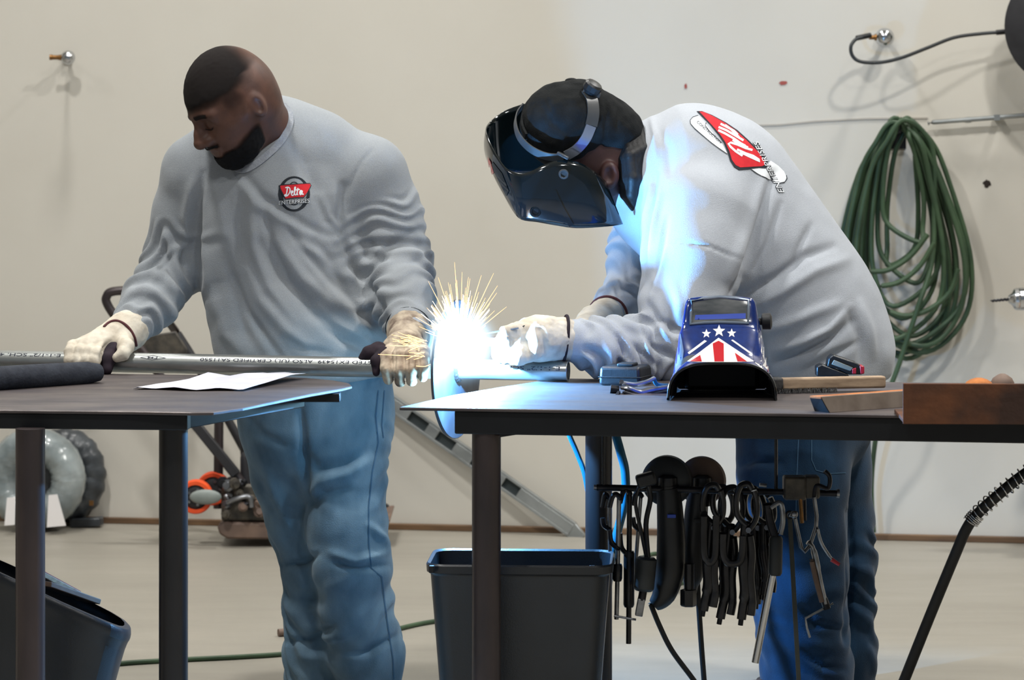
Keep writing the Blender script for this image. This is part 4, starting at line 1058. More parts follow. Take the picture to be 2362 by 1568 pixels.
M('hair_black', (30, 27, 26), (46, 40, 37), scale=260, detail=1, rough=0.9, bump=0.5, bscale=500, spec=0.1)
M('beard_black', (20, 20, 22), (30, 28, 28), scale=300, detail=1, rough=0.9, bump=0.8, bscale=420, spec=0.1)
M('glove_leather', (214, 206, 190), (176, 164, 146), scale=22, detail=6, lo=.4, hi=.75, rough=0.75, bump=0.25, bscale=120, spec=0.25)
M('glove_dirty', (190, 176, 156), (112, 96, 84), scale=30, detail=6, lo=.38, hi=.68, rough=0.75, bump=0.25, bscale=120, spec=0.25)
M('glove_dark', (46, 36, 44), (34, 28, 36), scale=30, rough=0.8, spec=0.2)
M('glove_piping', (82, 38, 42), rough=0.8)
M('boot_leather', (58, 44, 36), (40, 32, 28), scale=20, rough=0.6)
M('print_red', (206, 44, 52), (190, 36, 46), scale=60, rough=0.8, spec=0.2)
M('print_white', (224, 228, 232), rough=0.8, spec=0.2)
M('print_black', (40, 44, 50), rough=0.8, spec=0.2)
M('eye_white', (190, 180, 172), rough=0.3)

def offs(pts, rs, d): return pts, [max(.012, r - d) for r in rs]

# ================================================================== the standing man
Y1 = 7.62
def a1(x, y, Y=Y1): return P(x, y, Y)
s1 = Y1 / FPX
torso_p = [a1(704, 862), a1(698, 790), a1(690, 720), a1(664, 620), a1(644, 520), a1(634, 440), a1(636, 372)]
torso_r = [r * s1 for r in (186, 188, 189, 188, 188, 182, 140)]
shl_p = [a1(640, 318, 7.62), a1(750, 352, 7.62), a1(842, 408, 7.62)]; shl_r = [.066, .078, .098]
shr_p = [a1(610, 318, 7.62), a1(520, 350, 7.62), a1(462, 396, 7.62)]; shr_r = [.066, .078, .088]
al_p = [a1(845, 410, 7.62), a1(880, 500, 7.63), a1(912, 610, 7.62), a1(928, 690, 7.50), a1(942, 752, 7.39)]; al_r = [.104, .100, .090, .074, .057]
ar_p = [a1(458, 400, 7.62), a1(432, 500, 7.65), a1(402, 612, 7.66), a1(344, 700, 7.55), a1(302, 756, 7.47)]; ar_r = [.092, .084, .078, .066, .050]
def f_shirt(p, d=0.0):
    t = flat_chain(p, *offs(torso_p, torso_r, d), Y1, .74, .06)
    t = smax(t, (a1(700, 872).z + d - p[2]) + 0 * t, .02)
    t = smin(t, chain(p, *offs(shl_p, shl_r, d), .03), .07)
    t = smin(t, chain(p, *offs(shr_p, shr_r, d), .03), .07)
    t = smin(t, chain(p, *offs(al_p, al_r, d), .03), .028)
    t = smin(t, chain(p, *offs(ar_p, ar_r, d), .03), .028)
    return t
hip_p = [a1(722, 870, 7.64), a1(728, 960, 7.64)]; hip_r = [182 * s1, 178 * s1]
ll_p = [a1(800, 950, 7.63), a1(790, 1090, 7.60), a1(798, 1200, 7.59), a1(812, 1300, 7.58), a1(820, 1400, 7.62), a1(845, 1500, 7.66), a1(852, 1600, 7.67)]; ll_r = [.108, .104, .098, .092, .091, .091, .088]
lr_p = [a1(655, 950, 7.66), a1(668, 1090, 7.68), a1(690, 1200, 7.69), a1(716, 1300, 7.69), a1(720, 1400, 7.71), a1(722, 1500, 7.72), a1(722, 1600, 7.72)]; lr_r = [.112, .094, .080, .071, .067, .070, .072]
def f_jeans(p, d=0.0):
    t = flat_chain(p, *offs(hip_p, hip_r, d), 7.64, .78, .05)
    t = smin(t, chain(p, *offs(ll_p, ll_r, d), .03), .03)
    return smin(t, chain(p, *offs(lr_p, lr_r, d), .03), .03)
# head frame
HY = 7.46
FW = Vector((-.71, -.41, -.574)).normalized(); LF = Vector((.50, -.867, 0)).normalized(); UPH = FW.cross(LF); UPH = -UPH if UPH.z < 0 else UPH
HCN = P(529, 214, HY)
HX = (FW, LF, UPH)
def hp_(f, l, u): return HCN + FW * f + LF * l + UPH * u
def f_head(p):
    d = ell(p, hp_(0, 0, .0), (.114, .089, .117), HX)
    d = smin(d, ell(p, hp_(-.022, 0, -.03), (.088, .082, .085), HX), .03)
    d = smin(d, ell(p, hp_(.047, 0, -.064), (.072, .066, .078), HX), .035)         # mid face
    d = smin(d, ell(p, hp_(.045, 0, -.118), (.062, .058, .045), HX), .03)          # jaw
    d = smin(d, rc(p, hp_(.090, 0, -.132), hp_(.083, 0, -.140), .022, .02), .03)   # chin
    for s in (-1, 1):
        d = smin(d, rc(p, hp_(.066, .048 * s, -.050), hp_(.02, .07 * s, -.042), .018, .014), .03)   # cheekbone
        d = smin(d, rc(p, hp_(.106, .016 * s, -.002), hp_(.090, .052 * s, -.006), .012, .011), .022)  # brow
        d = smax(d, -sph(p, hp_(.130, .034 * s, -.024), .027), .018)              # socket
        d = smin(d, sph(p, hp_(.091, .033 * s, -.025), .0165), .006)              # lowered lid
    d = smin(d, chain(p, [hp_(.108, 0, -.015), hp_(.124, 0, -.038), hp_(.136, 0, -.057)], [.010, .0125, .0165], .012), .014)   # nose
    for s in (-1, 1): d = smin(d, sph(p, hp_(.121, .018 * s, -.062), .0125), .010)
    d = smin(d, rc(p, hp_(.111, -.02, -.090), hp_(.111, .02, -.090), .0085, .0085), .010)     # lips
    d = smin(d, rc(p, hp_(.108, -.016, -.103), hp_(.108, .016, -.103), .0085, .0085), .010)
    d = smin(d, rc(p, hp_(.112, 0, -.080), hp_(.109, 0, -.092), .010, .008), .014)
    d = smax(d, -rc(p, hp_(.122, -.022, -.0965), hp_(.122, .022, -.0965), .004, .004), .004)
    for s in (-1, 1):                                                             # ears
        e = ell(p, hp_(-.012, .088 * s, -.045), (.021, .011, .034), HX)
        e = smax(e, -ell(p, hp_(-.008, .098 * s, -.045), (.012, .009, .021), HX), .004)
        d = smin(d, e, .008)
    d = smin(d, rc(p, hp_(-.035, 0, -.075), P(628, 330, 7.60), .066, .078), .03)   # neck
    return d
def f_body1(p):
    d = f_head(p)
    d = smin(d, f_shirt(p, .036), .02)
    d = np.minimum(d, f_jeans(p, .038))
    d = np.minimum(d, chain(p, [a1(942, 752, 7.39), a1(934, 796, 7.28), a1(934, 810, 7.25)], [.022, .016, .010], .02))
    d = np.minimum(d, chain(p, [a1(302, 756, 7.47), a1(244, 784, 7.40), a1(215, 796, 7.38)], [.022, .013, .008], .02))
    for q in (lr_p, ll_p):                                                        # feet
        b = q[-1]; d = smin(d, rc(p, b, Vector((b.x, b.y, .06)), .055, .045), .02); d = smin(d, rc(p, Vector((b.x, b.y, .05)), Vector((b.x - .01, b.y - .03, .03)), .03, .025), .02)
    return d
allp = torso_p + al_p + ar_p + ll_p + lr_p + [HCN]
lo, hi = box_of(allp, .16); lo[2] = -.01; hi[2] = HCN.z + .15
V, Q = nets(f_body1, axis(lo[0], hi[0], .014, (HCN.x - .15, HCN.x + .15, .0032)), axis(lo[1], hi[1], .014, (HCN.y - .17, HCN.y + .17, .0036)), axis(lo[2], hi[2], .014, (HCN.z - .21, HCN.z + .14, .0032)))
man1 = soft_mesh('person', V, Q, 'skin_dark', base=Vector((a1(765, 1600).x, 7.7, 0)))
tag(man1, 'man standing in a grey sweatshirt and faded jeans, gripping the pipe with gloves, head bowed', 'person')
# hair and beard are shells over the head that thin out towards their rims
def fade_mat(name, c, scale):
    m = bpy.data.materials.new(name); m.use_nodes = True; nt = m.node_tree; b = nt.nodes['Principled BSDF']
    b.inputs['Base Color'].default_value = (*lin(c), 1); b.inputs['Roughness'].default_value = .9; b.inputs['Specular IOR Level'].default_value = .15
    at = nt.nodes.new('ShaderNodeAttribute'); at.attribute_name = 'cover'; nz_ = nt.nodes.new('ShaderNodeTexNoise'); nz_.inputs['Scale'].default_value = scale
    ad = nt.nodes.new('ShaderNodeMath'); ad.operation = 'ADD'; mr = nt.nodes.new('ShaderNodeMapRange'); mr.inputs[1].default_value = .50; mr.inputs[2].default_value = 1.40
    bp = nt.nodes.new('ShaderNodeBump'); bp.inputs['Strength'].default_value = .6; bp.inputs['Distance'].default_value = .002
    nt.links.new(at.outputs['Fac'], ad.inputs[0]); nt.links.new(nz_.outputs['Fac'], ad.inputs[1]); nt.links.new(ad.outputs[0], mr.inputs[0]); nt.links.new(mr.outputs[0], b.inputs['Alpha'])
    nt.links.new(nz_.outputs['Fac'], bp.inputs['Height']); nt.links.new(bp.outputs['Normal'], b.inputs['Normal'])
    MATS[name] = m
fade_mat('hair_fade', (34, 30, 29), 420.0); fade_mat('beard_fade', (20, 20, 22), 420.0)
def ss(x, a, b):
    t = np.clip((x - a) / (b - a), 0, 1); return t * t * (3 - 2 * t)
def shell(mask, off, name, mat):
    L = (V - np.array(HCN)) @ np.array([tuple(FW), tuple(LF), tuple(UPH)]).T
    near = np.linalg.norm(V - np.array(HCN), axis=1) < .25
    w = mask(L[:, 0], L[:, 1], L[:, 2]) * near; m = w > .03
    q = Q[m[Q].all(1)]; used = np.unique(q); mp = np.full(len(V), -1); mp[used] = np.arange(len(used))
    N = normals(V, Q)[used]; v = V[used] + N * (.0004 + off * w[used] * (1 + .3 * vnoise(V[used] * 160, 4)))[:, None]
    o = soft_mesh(name, v, mp[q], mat, man1)
    at = o.data.attributes.new('cover', 'FLOAT', 'POINT'); at.data.foreach_set('value', w[used].astype(F32)); return o
def hair_m(f, l, u):
    al = np.abs(l); n_ = .003 * vnoise(V * 70, 2)
    top = ss(u + n_, .030, .050) * ss(f, -.10, -.01)
    side = ss(u + n_, .004, .044) * ss(f, -.07, .03)
    burn = ss(al, .058, .074) * ss(f + n_, .0, .022) * ss(.066 - f, 0, .02) * ss(u, -.05, .01) * .4
    brow = ss(.0075 - np.abs(u - .004 + .12 * np.maximum(0, al - .03)), 0, .004) * ss(f, .075, .085) * ss(al, .010, .016) * ss(.056 - al, 0, .008) * .85
    lash = ss(.0042 - np.abs(u + .0335 + .004 * np.cos((al - .033) * 120)), 0, .003) * ss(f, .082, .09) * ss(al, .016, .02) * ss(.05 - al, 0, .006) * .8
    return np.maximum(np.maximum(np.maximum(top, side), burn), np.maximum(brow, lash))
def beard_m(f, l, u):
    al = np.abs(l); n_ = .003 * vnoise(V * 80, 6)
    jaw = ss(-u + n_, .101, .113) * ss(f, .02, .04) * ss(u, -.19, -.175)
    cheek = ss(al, .036, .048) * ss(-u + n_ - .35 * np.maximum(0, f - .03), .078, .100) * ss(f, -.002, .014) * ss(u, -.18, -.16)
    lip = ss(.036 - al, 0, .008) * ss(-u + n_, .071, .076) * ss(u, -.089, -.084) * ss(f, .09, .10)
    hole = ss(.03 - al, 0, .008) * ss(f, .085, .095) * ss(-u, .081, .086) * ss(u, -.115, -.109)
    return np.maximum(np.maximum(jaw, cheek), lip) * (1 - hole)
shell(hair_m, .0016, 'hair', 'hair_fade')
shell(beard_m, .0045, 'beard', 'beard_fade')

# sweatshirt
V, Q = garment(f_shirt, torso_p + shl_p + shr_p + al_p + ar_p, .215, .0052)
keep = None
N = normals(V, Q)
D = np.zeros(len(V))
D += .0016 * vnoise(V * 22, 1) + .0035 * vnoise(V * np.array((9, 9, 4)), 5)
D += rings(V, al_p[2], al_p[4], 5.2, .0105, 2, .8, .8) + rings(V, al_p[0], al_p[2], 4.2, .0060, 3, 1.2, .9, .25, 1.1)
D += rings(V, ar_p[1], ar_p[4], 7.0, .0105, 4, .8, .8, .15, 1.0)
for pts, amp, w in (
        ([(470, 400), (455, 470), (450, 560), (458, 640)], -.012, 12), ([(445, 420), (430, 500), (432, 560)], .008, 14),
        ([(792, 430), (785, 500), (800, 560), (835, 640), (885, 730)], -.016, 13), ([(800, 560), (780, 480), (770, 430)], .007, 13),
        ([(560, 400), (600, 450), (640, 480), (700, 520), (760, 545)], -.007, 14), ([(545, 410), (590, 470), (650, 505), (720, 540)], .006, 15),
        ([(600, 560), (650, 640), (720, 720), (800, 780), (850, 810)], -.008, 16), ([(640, 560), (700, 640), (770, 700), (850, 770)], .008, 18),
        ([(560, 600), (600, 690), (660, 760), (720, 815)], .007, 18), ([(730, 560), (770, 620), (810, 690), (860, 760)], -.008, 14),
        ([(690, 570), (740, 640), (800, 710), (870, 780)], .007, 14), ([(520, 560), (535, 660), (560, 760), (600, 820)], -.006, 16),
        ([(500, 700), (520, 770), (560, 815)], .006, 16), ([(660, 780), (700, 805), (760, 815)], -.006, 10),
        ([(860, 345), (835, 372), (815, 410), (800, 450)], -.0035, 4), ([(720, 400), (735, 460), (760, 520)], -.007, 16), ([(690, 560), (740, 590), (790, 640)], .005, 12),
        ([(500, 420), (510, 520), (540, 620)], .006, 20), ([(610, 470), (625, 560), (670, 650), (720, 700)], -.007, 12), ([(580, 480), (585, 570), (620, 660), (680, 740)], .006, 14), ([(660, 520), (700, 580), (760, 650), (820, 700)], -.006, 11), ([(540, 640), (570, 720), (620, 790), (650, 830)], -.007, 11), ([(750, 760), (800, 790), (860, 815)], -.007, 9), ([(770, 740), (820, 770), (870, 800)], .006, 9), ([(470, 560), (480, 640), (500, 720)], .005, 14), ([(740, 450), (760, 500), (790, 530)], .006, 10), ([(670, 330), (700, 380), (705, 430)], -.004, 16), ([(560, 430), (548, 520), (552, 600)], -.005, 18)):
    D += fold(V, N, pts, amp * 1.35, w * .85)
V = V + N * D[:, None]
V = smooth_v(V, Q, 1, .25)
sh1 = soft_mesh('sweatshirt', V, Q, 'shirt_grey', man1); sh1['label'] = 'grey long sleeved sweatshirt'
# neck rib
bs = bvh_of(sh1)
cp = [hit(bs, x, y, .001, 7.55) for x, y in ((652, 244), (664, 256), (669, 280), (660, 308), (640, 336), (612, 362), (585, 382), (560, 392), (535, 384))]
part('neck_rib', ribbon(cp, .017, .0035, lambda p: Vector((.15, -.9, .35))), 'shirt_rib', man1, smooth=60)
part('inner_collar', MB().tube(spline([P(632, 243, 7.65), P(646, 246, 7.64), P(659, 258, 7.61)], 6), .0065, n=8), 'print_black', man1)
def cuff(a, b, r, mat, man, name='cuff', w=.013):
    d = (b - a).normalized(); part(name, MB().lathe(b - d * w * .5, d, [(0, r - .006), (0, r), (w * .5, r + .0025), (w, r), (w, r - .006)], n=32, cap=False), mat, man, smooth=60)
cuff(al_p[3], al_p[4] + (al_p[4] - al_p[3]).normalized() * .05, .052, 'shirt_rib', man1, 'sleeve_cuff', .02)

# jeans
V, Q = garment(f_jeans, hip_p + ll_p + lr_p, .2, .0052)
N = normals(V, Q)
D = .0018 * vnoise(V * 18, 9) + .0035 * vnoise(V * np.array((9, 9, 6)), 11)
D += rings(V, ll_p[2], ll_p[6], 5.0, .0085, 5, 1.1, .9) + rings(V, lr_p[2], lr_p[6], 4.4, .0085, 6, 1.1, .9) + rings(V, ll_p[0], ll_p[2], 2.6, .006, 8, 1.4)
for pts, amp, w in (
        ([(695, 1040), (735, 1080), (800, 1070), (850, 1040)], -.008, 16), ([(700, 1150), (740, 1110), (800, 1095), (850, 1060)], .008, 16), ([(705, 1175), (745, 1140), (815, 1130)], -.008, 13),
        ([(690, 930), (698, 1000), (702, 1080), (712, 1160)], -.014, 11), ([(652, 1305), (700, 1300), (730, 1280)], -.012, 9), ([(770, 1300), (830, 1310), (895, 1305)], -.008, 9),
        ([(760, 1275), (820, 1295), (890, 1275)], .009, 11), ([(663, 1480), (710, 1475), (765, 1445)], -.010, 9), ([(790, 1500), (850, 1505), (910, 1470)], -.010, 10), ([(850, 1210), (880, 1240), (895, 1265)], .010, 11),
        ([(600, 1060), (640, 1150), (680, 1240)], .006, 16), ([(570, 960), (600, 1000), (660, 1030)], -.005, 13)):
    D += fold(V, N, pts, amp * 1.4, w * .85)
V = V + N * D[:, None]; V = smooth_v(V, Q, 1, .25)
je1 = soft_mesh('jeans', V, Q, 'denim_light', man1); je1['label'] = 'faded light blue jeans'
bj = bvh_of(je1)
print_on('side_seam', [stroke_poly([(872, 900), (866, 960), (872, 1020), (858, 1090), (850, 1170), (850, 1250), (856, 1310), (880, 1330), (888, 1400), (898, 1470), (906, 1520), (908, 1566)], 3.0), stroke_poly([(886, 900), (880, 980), (884, 1010)], 2.4)], 'denim_seam', man1, lambda x, y: hit(bj, x, y, .0012), 8)
for q in (ll_p, lr_p):
    b = q[-1]; mbx = MB()
    rows = []
    for (fx, w_, h_) in ((-.07, .02, .03), (-.06, .045, .04), (.0, .05, .04), (.06, .05, .035), (.10, .05, .03), (.14, .045, .028), (.165, .03, .022), (.17, .01, .02)):
        rows.append([Vector((b.x - .14 * fx, b.y - fx * .7 + .075, 0)) + Vector((math.cos(t) * w_, 0, .004 + max(0, (math.sin(t) + .55) / 1.55) * h_)) for t in [2 * math.pi * k / 16 for k in range(16)]])
    mb = MB().grid(rows, closed=True); mb.f += [tuple(range(16)), tuple(range(7 * 16, 8 * 16))]
    part('boot', mb, 'boot_leather', man1, sub=1, smooth=180)

# gloves
def glove(name, f, pts, pad, mat, man, h=.0027, amp=.0012, seed=1, post=None):
    V, Q = garment(f, pts, pad, h); N = normals(V, Q); D = amp * vnoise(V * 55, seed) + amp * .8 * vnoise(V * 110, seed + 1)
    if post is not None: D = D + post(V, N)
    return soft_mesh(name, smooth_v(V + N * D[:, None], Q, 1, .4), Q, mat, man)
# his left hand, knuckles to the camera, four fingers down over the pipe
wl, hl = a1(941, 762, 7.37), a1(934, 800, 7.262)
fl = [[a1(899 + 26.5 * i, 806 + (2, -2, -1, 4)[i], 7.228), a1(890 + 29 * i, 822 + (2, -3, -2, 4)[i], 7.186 - .004 * i + .003), a1(891 + 28.5 * i, 852 + (-2, 2, 2, -4)[i], 7.165 - .0045 * i + .004), a1(896 + 26.5 * i, 876 + (0, 5, 3, -8)[i], 7.182 - .0045 * i)] for i in range(4)]
def f_gl(p):
    d = rc(p, wl, hl, .053, .040)
    d = smin(d, ell(p, a1(934, 803, 7.25), (.056, .026, .036)), .02)
    for q in fl: d = smin(d, chain(p, q, [.0155, .0150, .0142, .0125], .006), .0035)
    return d
gl1 = glove('glove', f_gl, [wl, hl] + [x for q in fl for x in q], .075, 'glove_dirty', man1, post=lambda V, N: fold(V, N, [(912, 806), (911, 850), (912, 880)], -.004, 2.5) + fold(V, N, [(940, 804), (940, 850), (940, 885)], -.004, 2.5) + fold(V, N, [(966, 806), (967, 850), (966, 880)], -.004, 2.5))
gl1['label'] = 'pale leather work glove on the hand beside the disc'
th = [a1(896, 808, 7.27), a1(872, 808, 7.235), a1(850, 816, 7.225), a1(838, 826, 7.225)]
th2 = [a1(884, 812, 7.21), a1(868, 834, 7.185), a1(868, 860, 7.180)]
glove('thumb', lambda p: smin(chain(p, th, [.018, .019, .0165, .012], .01), chain(p, th2, [.015, .012, .009], .01), .012), th + th2, .03, 'glove_dark', man1)
# his right hand, draped over the pipe further left
wr, hr_ = a1(296, 764, 7.455), a1(232, 790, 7.395)
fr = [[a1(234 - 22 * i, 800 - 1.0 * i, 7.36 + .004 * i), a1(226 - 21 * i, 812 + (2, 0, -1, 0)[i], 7.318 + .004 * i), a1(218 - 19 * i, 828 + (4, 2, 2, 2)[i], 7.306 + .004 * i), a1(214 - 17.5 * i, 842 + (4, 2, 0, -4)[i], 7.312 + .004 * i)] for i in range(4)]
def f_gr(p):
    d = rc(p, wr, hr_, .044, .036)
    d = smin(d, rc(p, a1(294, 760, 7.462), a1(262, 790, 7.41), .050, .042), .02)
    d = smin(d, ell(p, a1(212, 796, 7.375), (.050, .034, .024)), .02)
    for q in fr: d = smin(d, chain(p, q, [.0155, .0150, .0140, .012], .006), .0035)
    d = smin(d, chain(p, [a1(282, 782, 7.41), a1(290, 800, 7.345), a1(284, 816, 7.322), a1(270, 824, 7.318)], [.026, .019, .015, .012], .01), .008)
    return d
gr1 = glove('glove', f_gr, [wr, hr_] + [x for q in fr for x in q] + [a1(290, 820, 7.32)], .072, 'glove_leather', man1, post=lambda V, N: fold(V, N, [(250, 790), (242, 806), (236, 830)], -.012, 7) + fold(V, N, [(205, 800), (202, 830)], -.004, 2.5) + fold(V, N, [(185, 800), (183, 830)], -.004, 2.5))
gr1['label'] = 'pale leather work glove on the hand at the left end of the pipe'
glove('dark_lump', lambda p: chain(p, [a1(262, 806, 7.36), a1(250, 828, 7.330), a1(247, 852, 7.318)], [.020, .017, .013], .01), [a1(262, 806, 7.36), a1(247, 852, 7.318)], .03, 'glove_dark', man1)  # dark tapering lump between thumb and fingers
# glove edges
def piping(c, d, r, r2, man, mat='glove_piping', th=.0032, sq=1.0):
    d = d.normalized(); x, y, _ = frame_of(d)
    part('piping', MB().tube([c + x * (math.cos(t) * r) + y * (math.sin(t) * r2) for t in [2 * math.pi * k / 40 for k in range(40)]], th, n=8, closed=True), mat, man, smooth=180)
bgr = bvh_of(gr1, sh1)
part('piping', MB().tube(spline([hit(bgr, x, y, .001, 7.42) for x, y in ((240, 754), (252, 744), (268, 740), (286, 747), (301, 762), (310, 780), (314, 797))], 5), .0034, n=8), 'glove_piping', man1, smooth=180)
piping(a1(942, 757, 7.38), wl - hl, .055, .054, man1, 'print_black', .002)
# chest print
bs = bvh_of(sh1)
def on1(off): return lambda x, y: hit(bs, x, y, off)
def circ(cx, cy, rx, ry, n=40, rot=0.0):
    return [(cx + rx * math.cos(t) * math.cos(rot) - ry * math.sin(t) * math.sin(rot), cy + rx * math.cos(t) * math.sin(rot) + ry * math.sin(t) * math.cos(rot)) for t in [2 * math.pi * i / n for i in range(n)]]
def arcp(cx, cy, rx, ry, a, b, n=16): return [(cx + rx * math.cos(math.radians(a + (b - a) * i / n)), cy + ry * math.sin(math.radians(a + (b - a) * i / n))) for i in range(n + 1)]
print_on('emblem_ring', [stroke_poly(circ(678, 447, 35, 39) + [(713, 447)], 2.6), stroke_poly(arcp(678, 452, 16, 32, 205, 335), 2.0), stroke_poly(arcp(678, 452, 16, 20, 30, 150), 2.0)], 'print_black', man1, on1(.0012), 5)
print_on('emblem_red', [[(646, 428), (660, 427), (678, 425), (700, 424), (714, 424), (716, 428), (708, 444), (700, 454), (680, 455), (658, 458), (654, 450), (648, 437)]], 'print_red', man1, on1(.0016), 5)
print_on('emblem_border', [stroke_poly([(658, 459), (653, 449), (646, 436), (644, 429), (648, 427), (678, 425)], [2.6, 3.0, 3.4, 3.4, 2.4, 1.2]), stroke_poly([(678, 425), (714, 423), (717, 428), (709, 445), (700, 455), (658, 459)], 1.4)], 'print_black', man1, on1(.0019), 5)
def script_delta(x, y, s, ang=0.0):
    """hand-drawn strokes of the word Delta, cap height s, baseline at x,y"""
    ca, sa = math.cos(ang), math.sin(ang)
    S_ = [[(.10, .95), (.42, 1.0), (.62, .82), (.60, .45), (.35, .10), (.08, .0), (-.02, .10), (.10, .18), (.34, .02)], [(.36, .95), (.26, .5), (.14, .04)],
          [(.72, .25), (.92, .38), (.92, .52), (.80, .52), (.74, .28), (.84, .04), (1.02, .08)], [(1.02, .08), (1.22, .62), (1.26, .95), (1.16, .85), (1.12, .2), (1.24, .04)],
          [(1.24, .04), (1.40, .25), (1.54, .85)], [(1.50, .75), (1.42, .2), (1.52, .04)], [(1.30, .62), (1.74, .66)],
          [(2.0, .46), (1.82, .52), (1.70, .28), (1.78, .06), (1.92, .18), (2.02, .48)], [(2.02, .48), (1.98, .12), (2.16, .10)]]
    out = []
    for st in S_:
        q = spline([Vector((a, b, 0)) for a, b in st], 4)
        out.append([(x + (p.x * ca - p.y * sa * -1 * 0 - 0) * s * 1.0 + p.y * s * sa, y - p.y * s * ca + p.x * s * sa) for p in q])
    return out
print_on('emblem_script', [stroke_poly(q, 2.7) for q in script_delta(657, 452.5, 20, -.06)], 'print_white', man1, on1(.0022), 4)
def word_on(txt, fn, wpx, x0, y0, hgt, mat, man, bold, path=None, name='emblem_word'):
    vs, fs, w = text_mesh(txt, 1.0, bold); q = []
    for a, b in vs: q.append(fn(*path(a / w, b * hgt)))
    ok = [i for i, c in enumerate(q) if c is not None]; mp = {o: i for i, o in enumerate(ok)}
    return part(name, MB().add([q[i] for i in ok], [tuple(mp[i] for i in f) for f in fs if all(i in mp for i in f)]), mat, man, smooth=None, fixn=False)
pth = lambda u, v: (644 + 69 * u, 472 - 5 * u - v)
word_on('ENTERPRISES', on1(.0019), 68, 0, 0, 13, 'print_black', man1, .05, pth)
word_on('ENTERPRISES', on1(.0023), 68, 0, 0, 13, 'print_white', man1, .0, pth)
# ================================================================== the welding man
M('cap_black', (30, 32, 33), (22, 24, 25), scale=40, rough=0.9, bump=0.4, bscale=260, spec=0.15)
M('hood_black', (20, 20, 22), (12, 12, 14), scale=30, rough=0.6, bump=0.3, bscale=120, spec=0.35)
M('skin_deep', (74, 48, 46), (58, 38, 36), scale=22, rough=0.5, spec=0.4)
M('helmet_black', (7, 15, 18), rough=0.10, spec=0.6, coat=0.5)
M('helmet_lens', (4, 10, 12), rough=0.03, spec=0.8)
M('band_grey', (62, 64, 66), rough=0.35)
M('band_chrome', (150, 152, 158), rough=0.16, metal=0.6)
M('helmet_blue', (18, 44, 108), (14, 36, 92), scale=60, rough=0.18, coat=0.6)
M('helmet_white', (228, 226, 222), rough=0.2, coat=0.5)
M('helmet_red', (176, 28, 38), rough=0.2, coat=0.5)
M('helmet_silver', (128, 140, 156), rough=0.2, metal=0.5, coat=0.4)
M('helmet_inside', (8, 9, 12), rough=0.55)
M('visor_glass', (60, 66, 70), (96, 98, 100), scale=14, stretch=(1, 1, 3), rough=0.1, spec=0.9)
M('torch_black', (30, 32, 36), rough=0.4)
M('torch_copper', (150, 120, 96), rough=0.35, metal=0.8)
Y2 = 7.56
def a2(x, y, Y=Y2): return P(x, y, Y)
s2 = Y2 / FPX
t2_p = [a2(1888, 862), a2(1872, 790), a2(1826, 706), a2(1762, 622), a2(1696, 534), a2(1638, 452), a2(1586, 426), a2(1540, 432)]
t2_r = [r * s2 for r in (158, 172, 180, 182, 184, 184, 172, 146)]
n2_p = [a2(1650, 520, 7.36), a2(1620, 540, 7.33)]
al2_p = [a2(1612, 500, 7.36), a2(1600, 600, 7.30), a2(1572, 720, 7.24), a2(1545, 806, 7.215)]; al2_r = [.135, .122, .102, .080]
af2_p = [a2(1545, 806, 7.215), a2(1480, 812, 7.19), a2(1400, 802, 7.17), a2(1325, 786, 7.15)]; af2_r = [.080, .074, .066, .052]
fa2_p = [a2(1520, 500, 7.78), a2(1480, 580, 7.83), a2(1462, 655, 7.82), a2(1425, 705, 7.74), a2(1396, 735, 7.66)]; fa2_r = [.11, .085, .068, .056, .048]
def f_shirt2(p, d=0.0):
    t = flat_chain(p, *offs(t2_p, t2_r, d), Y2, 1.14, .06)
    t = smax(t, (a2(1880, 872).z - p[2]) + 0 * t, .02)
    t = smin(t, ell(p, a2(2010, 812, 7.56), (.045, .13, .05)) + F32(d), .05)
    t = smin(t, chain(p, *offs(al2_p, al2_r, d), .03), .035)
    t = smin(t, chain(p, *offs(af2_p, af2_r, d), .03), .02)
    return smin(t, chain(p, *offs(fa2_p, fa2_r, d), .03), .04)
hp2 = [a2(1862, 860, 7.56), a2(1856, 960, 7.56)]; hr2 = [164 * s2, 160 * s2]
ln2_p = [a2(1835, 960, 7.47), a2(1830, 1100, 7.45), a2(1838, 1230, 7.45), a2(1848, 1330, 7.46), a2(1850, 1430, 7.48), a2(1862, 1540, 7.50), a2(1866, 1620, 7.50)]; ln2_r = [.150, .135, .126, .120, .112, .110, .108]
lf2_p = [a2(1885, 960, 7.68), a2(1900, 1100, 7.70), a2(1924, 1200, 7.72), a2(1936, 1300, 7.72), a2(1936, 1400, 7.74), a2(1938, 1500, 7.76), a2(1942, 1600, 7.78)]; lf2_r = [.135, .118, .098, .090, .086, .090, .088]
def f_jeans2(p, d=0.0):
    t = flat_chain(p, *offs(hp2, hr2, d), 7.56, 1.0, .05)
    t = smin(t, chain(p, *offs(ln2_p, ln2_r, d), .03), .03)
    return smin(t, chain(p, *offs(lf2_p, lf2_r, d), .03), .03)
EAR = a2(1406, 404, 7.385)
def f_head2(p):
    d = ell(p, a2(1345, 318, 7.47), (.120, .088, .105))
    d = smin(d, ell(p, a2(1352, 420, 7.47), (.080, .070, .085)), .04)
    d = smin(d, rc(p, a2(1330, 470, 7.47), a2(1372, 470, 7.47), .045, .05), .03)
    d = smin(d, rc(p, a2(1400, 380, 7.47), a2(1530, 400, 7.54), .078, .085), .03)
    d = smin(d, rc(p, a2(1268, 430, 7.47), a2(1262, 448, 7.47), .013, .016), .015)          # nose
    e = ell(p, EAR, (.024, .013, .034)); e = smax(e, -ell(p, EAR + Vector((-.002, -.012, 0)), (.012, .010, .021)), .004)
    return smin(d, e, .008)
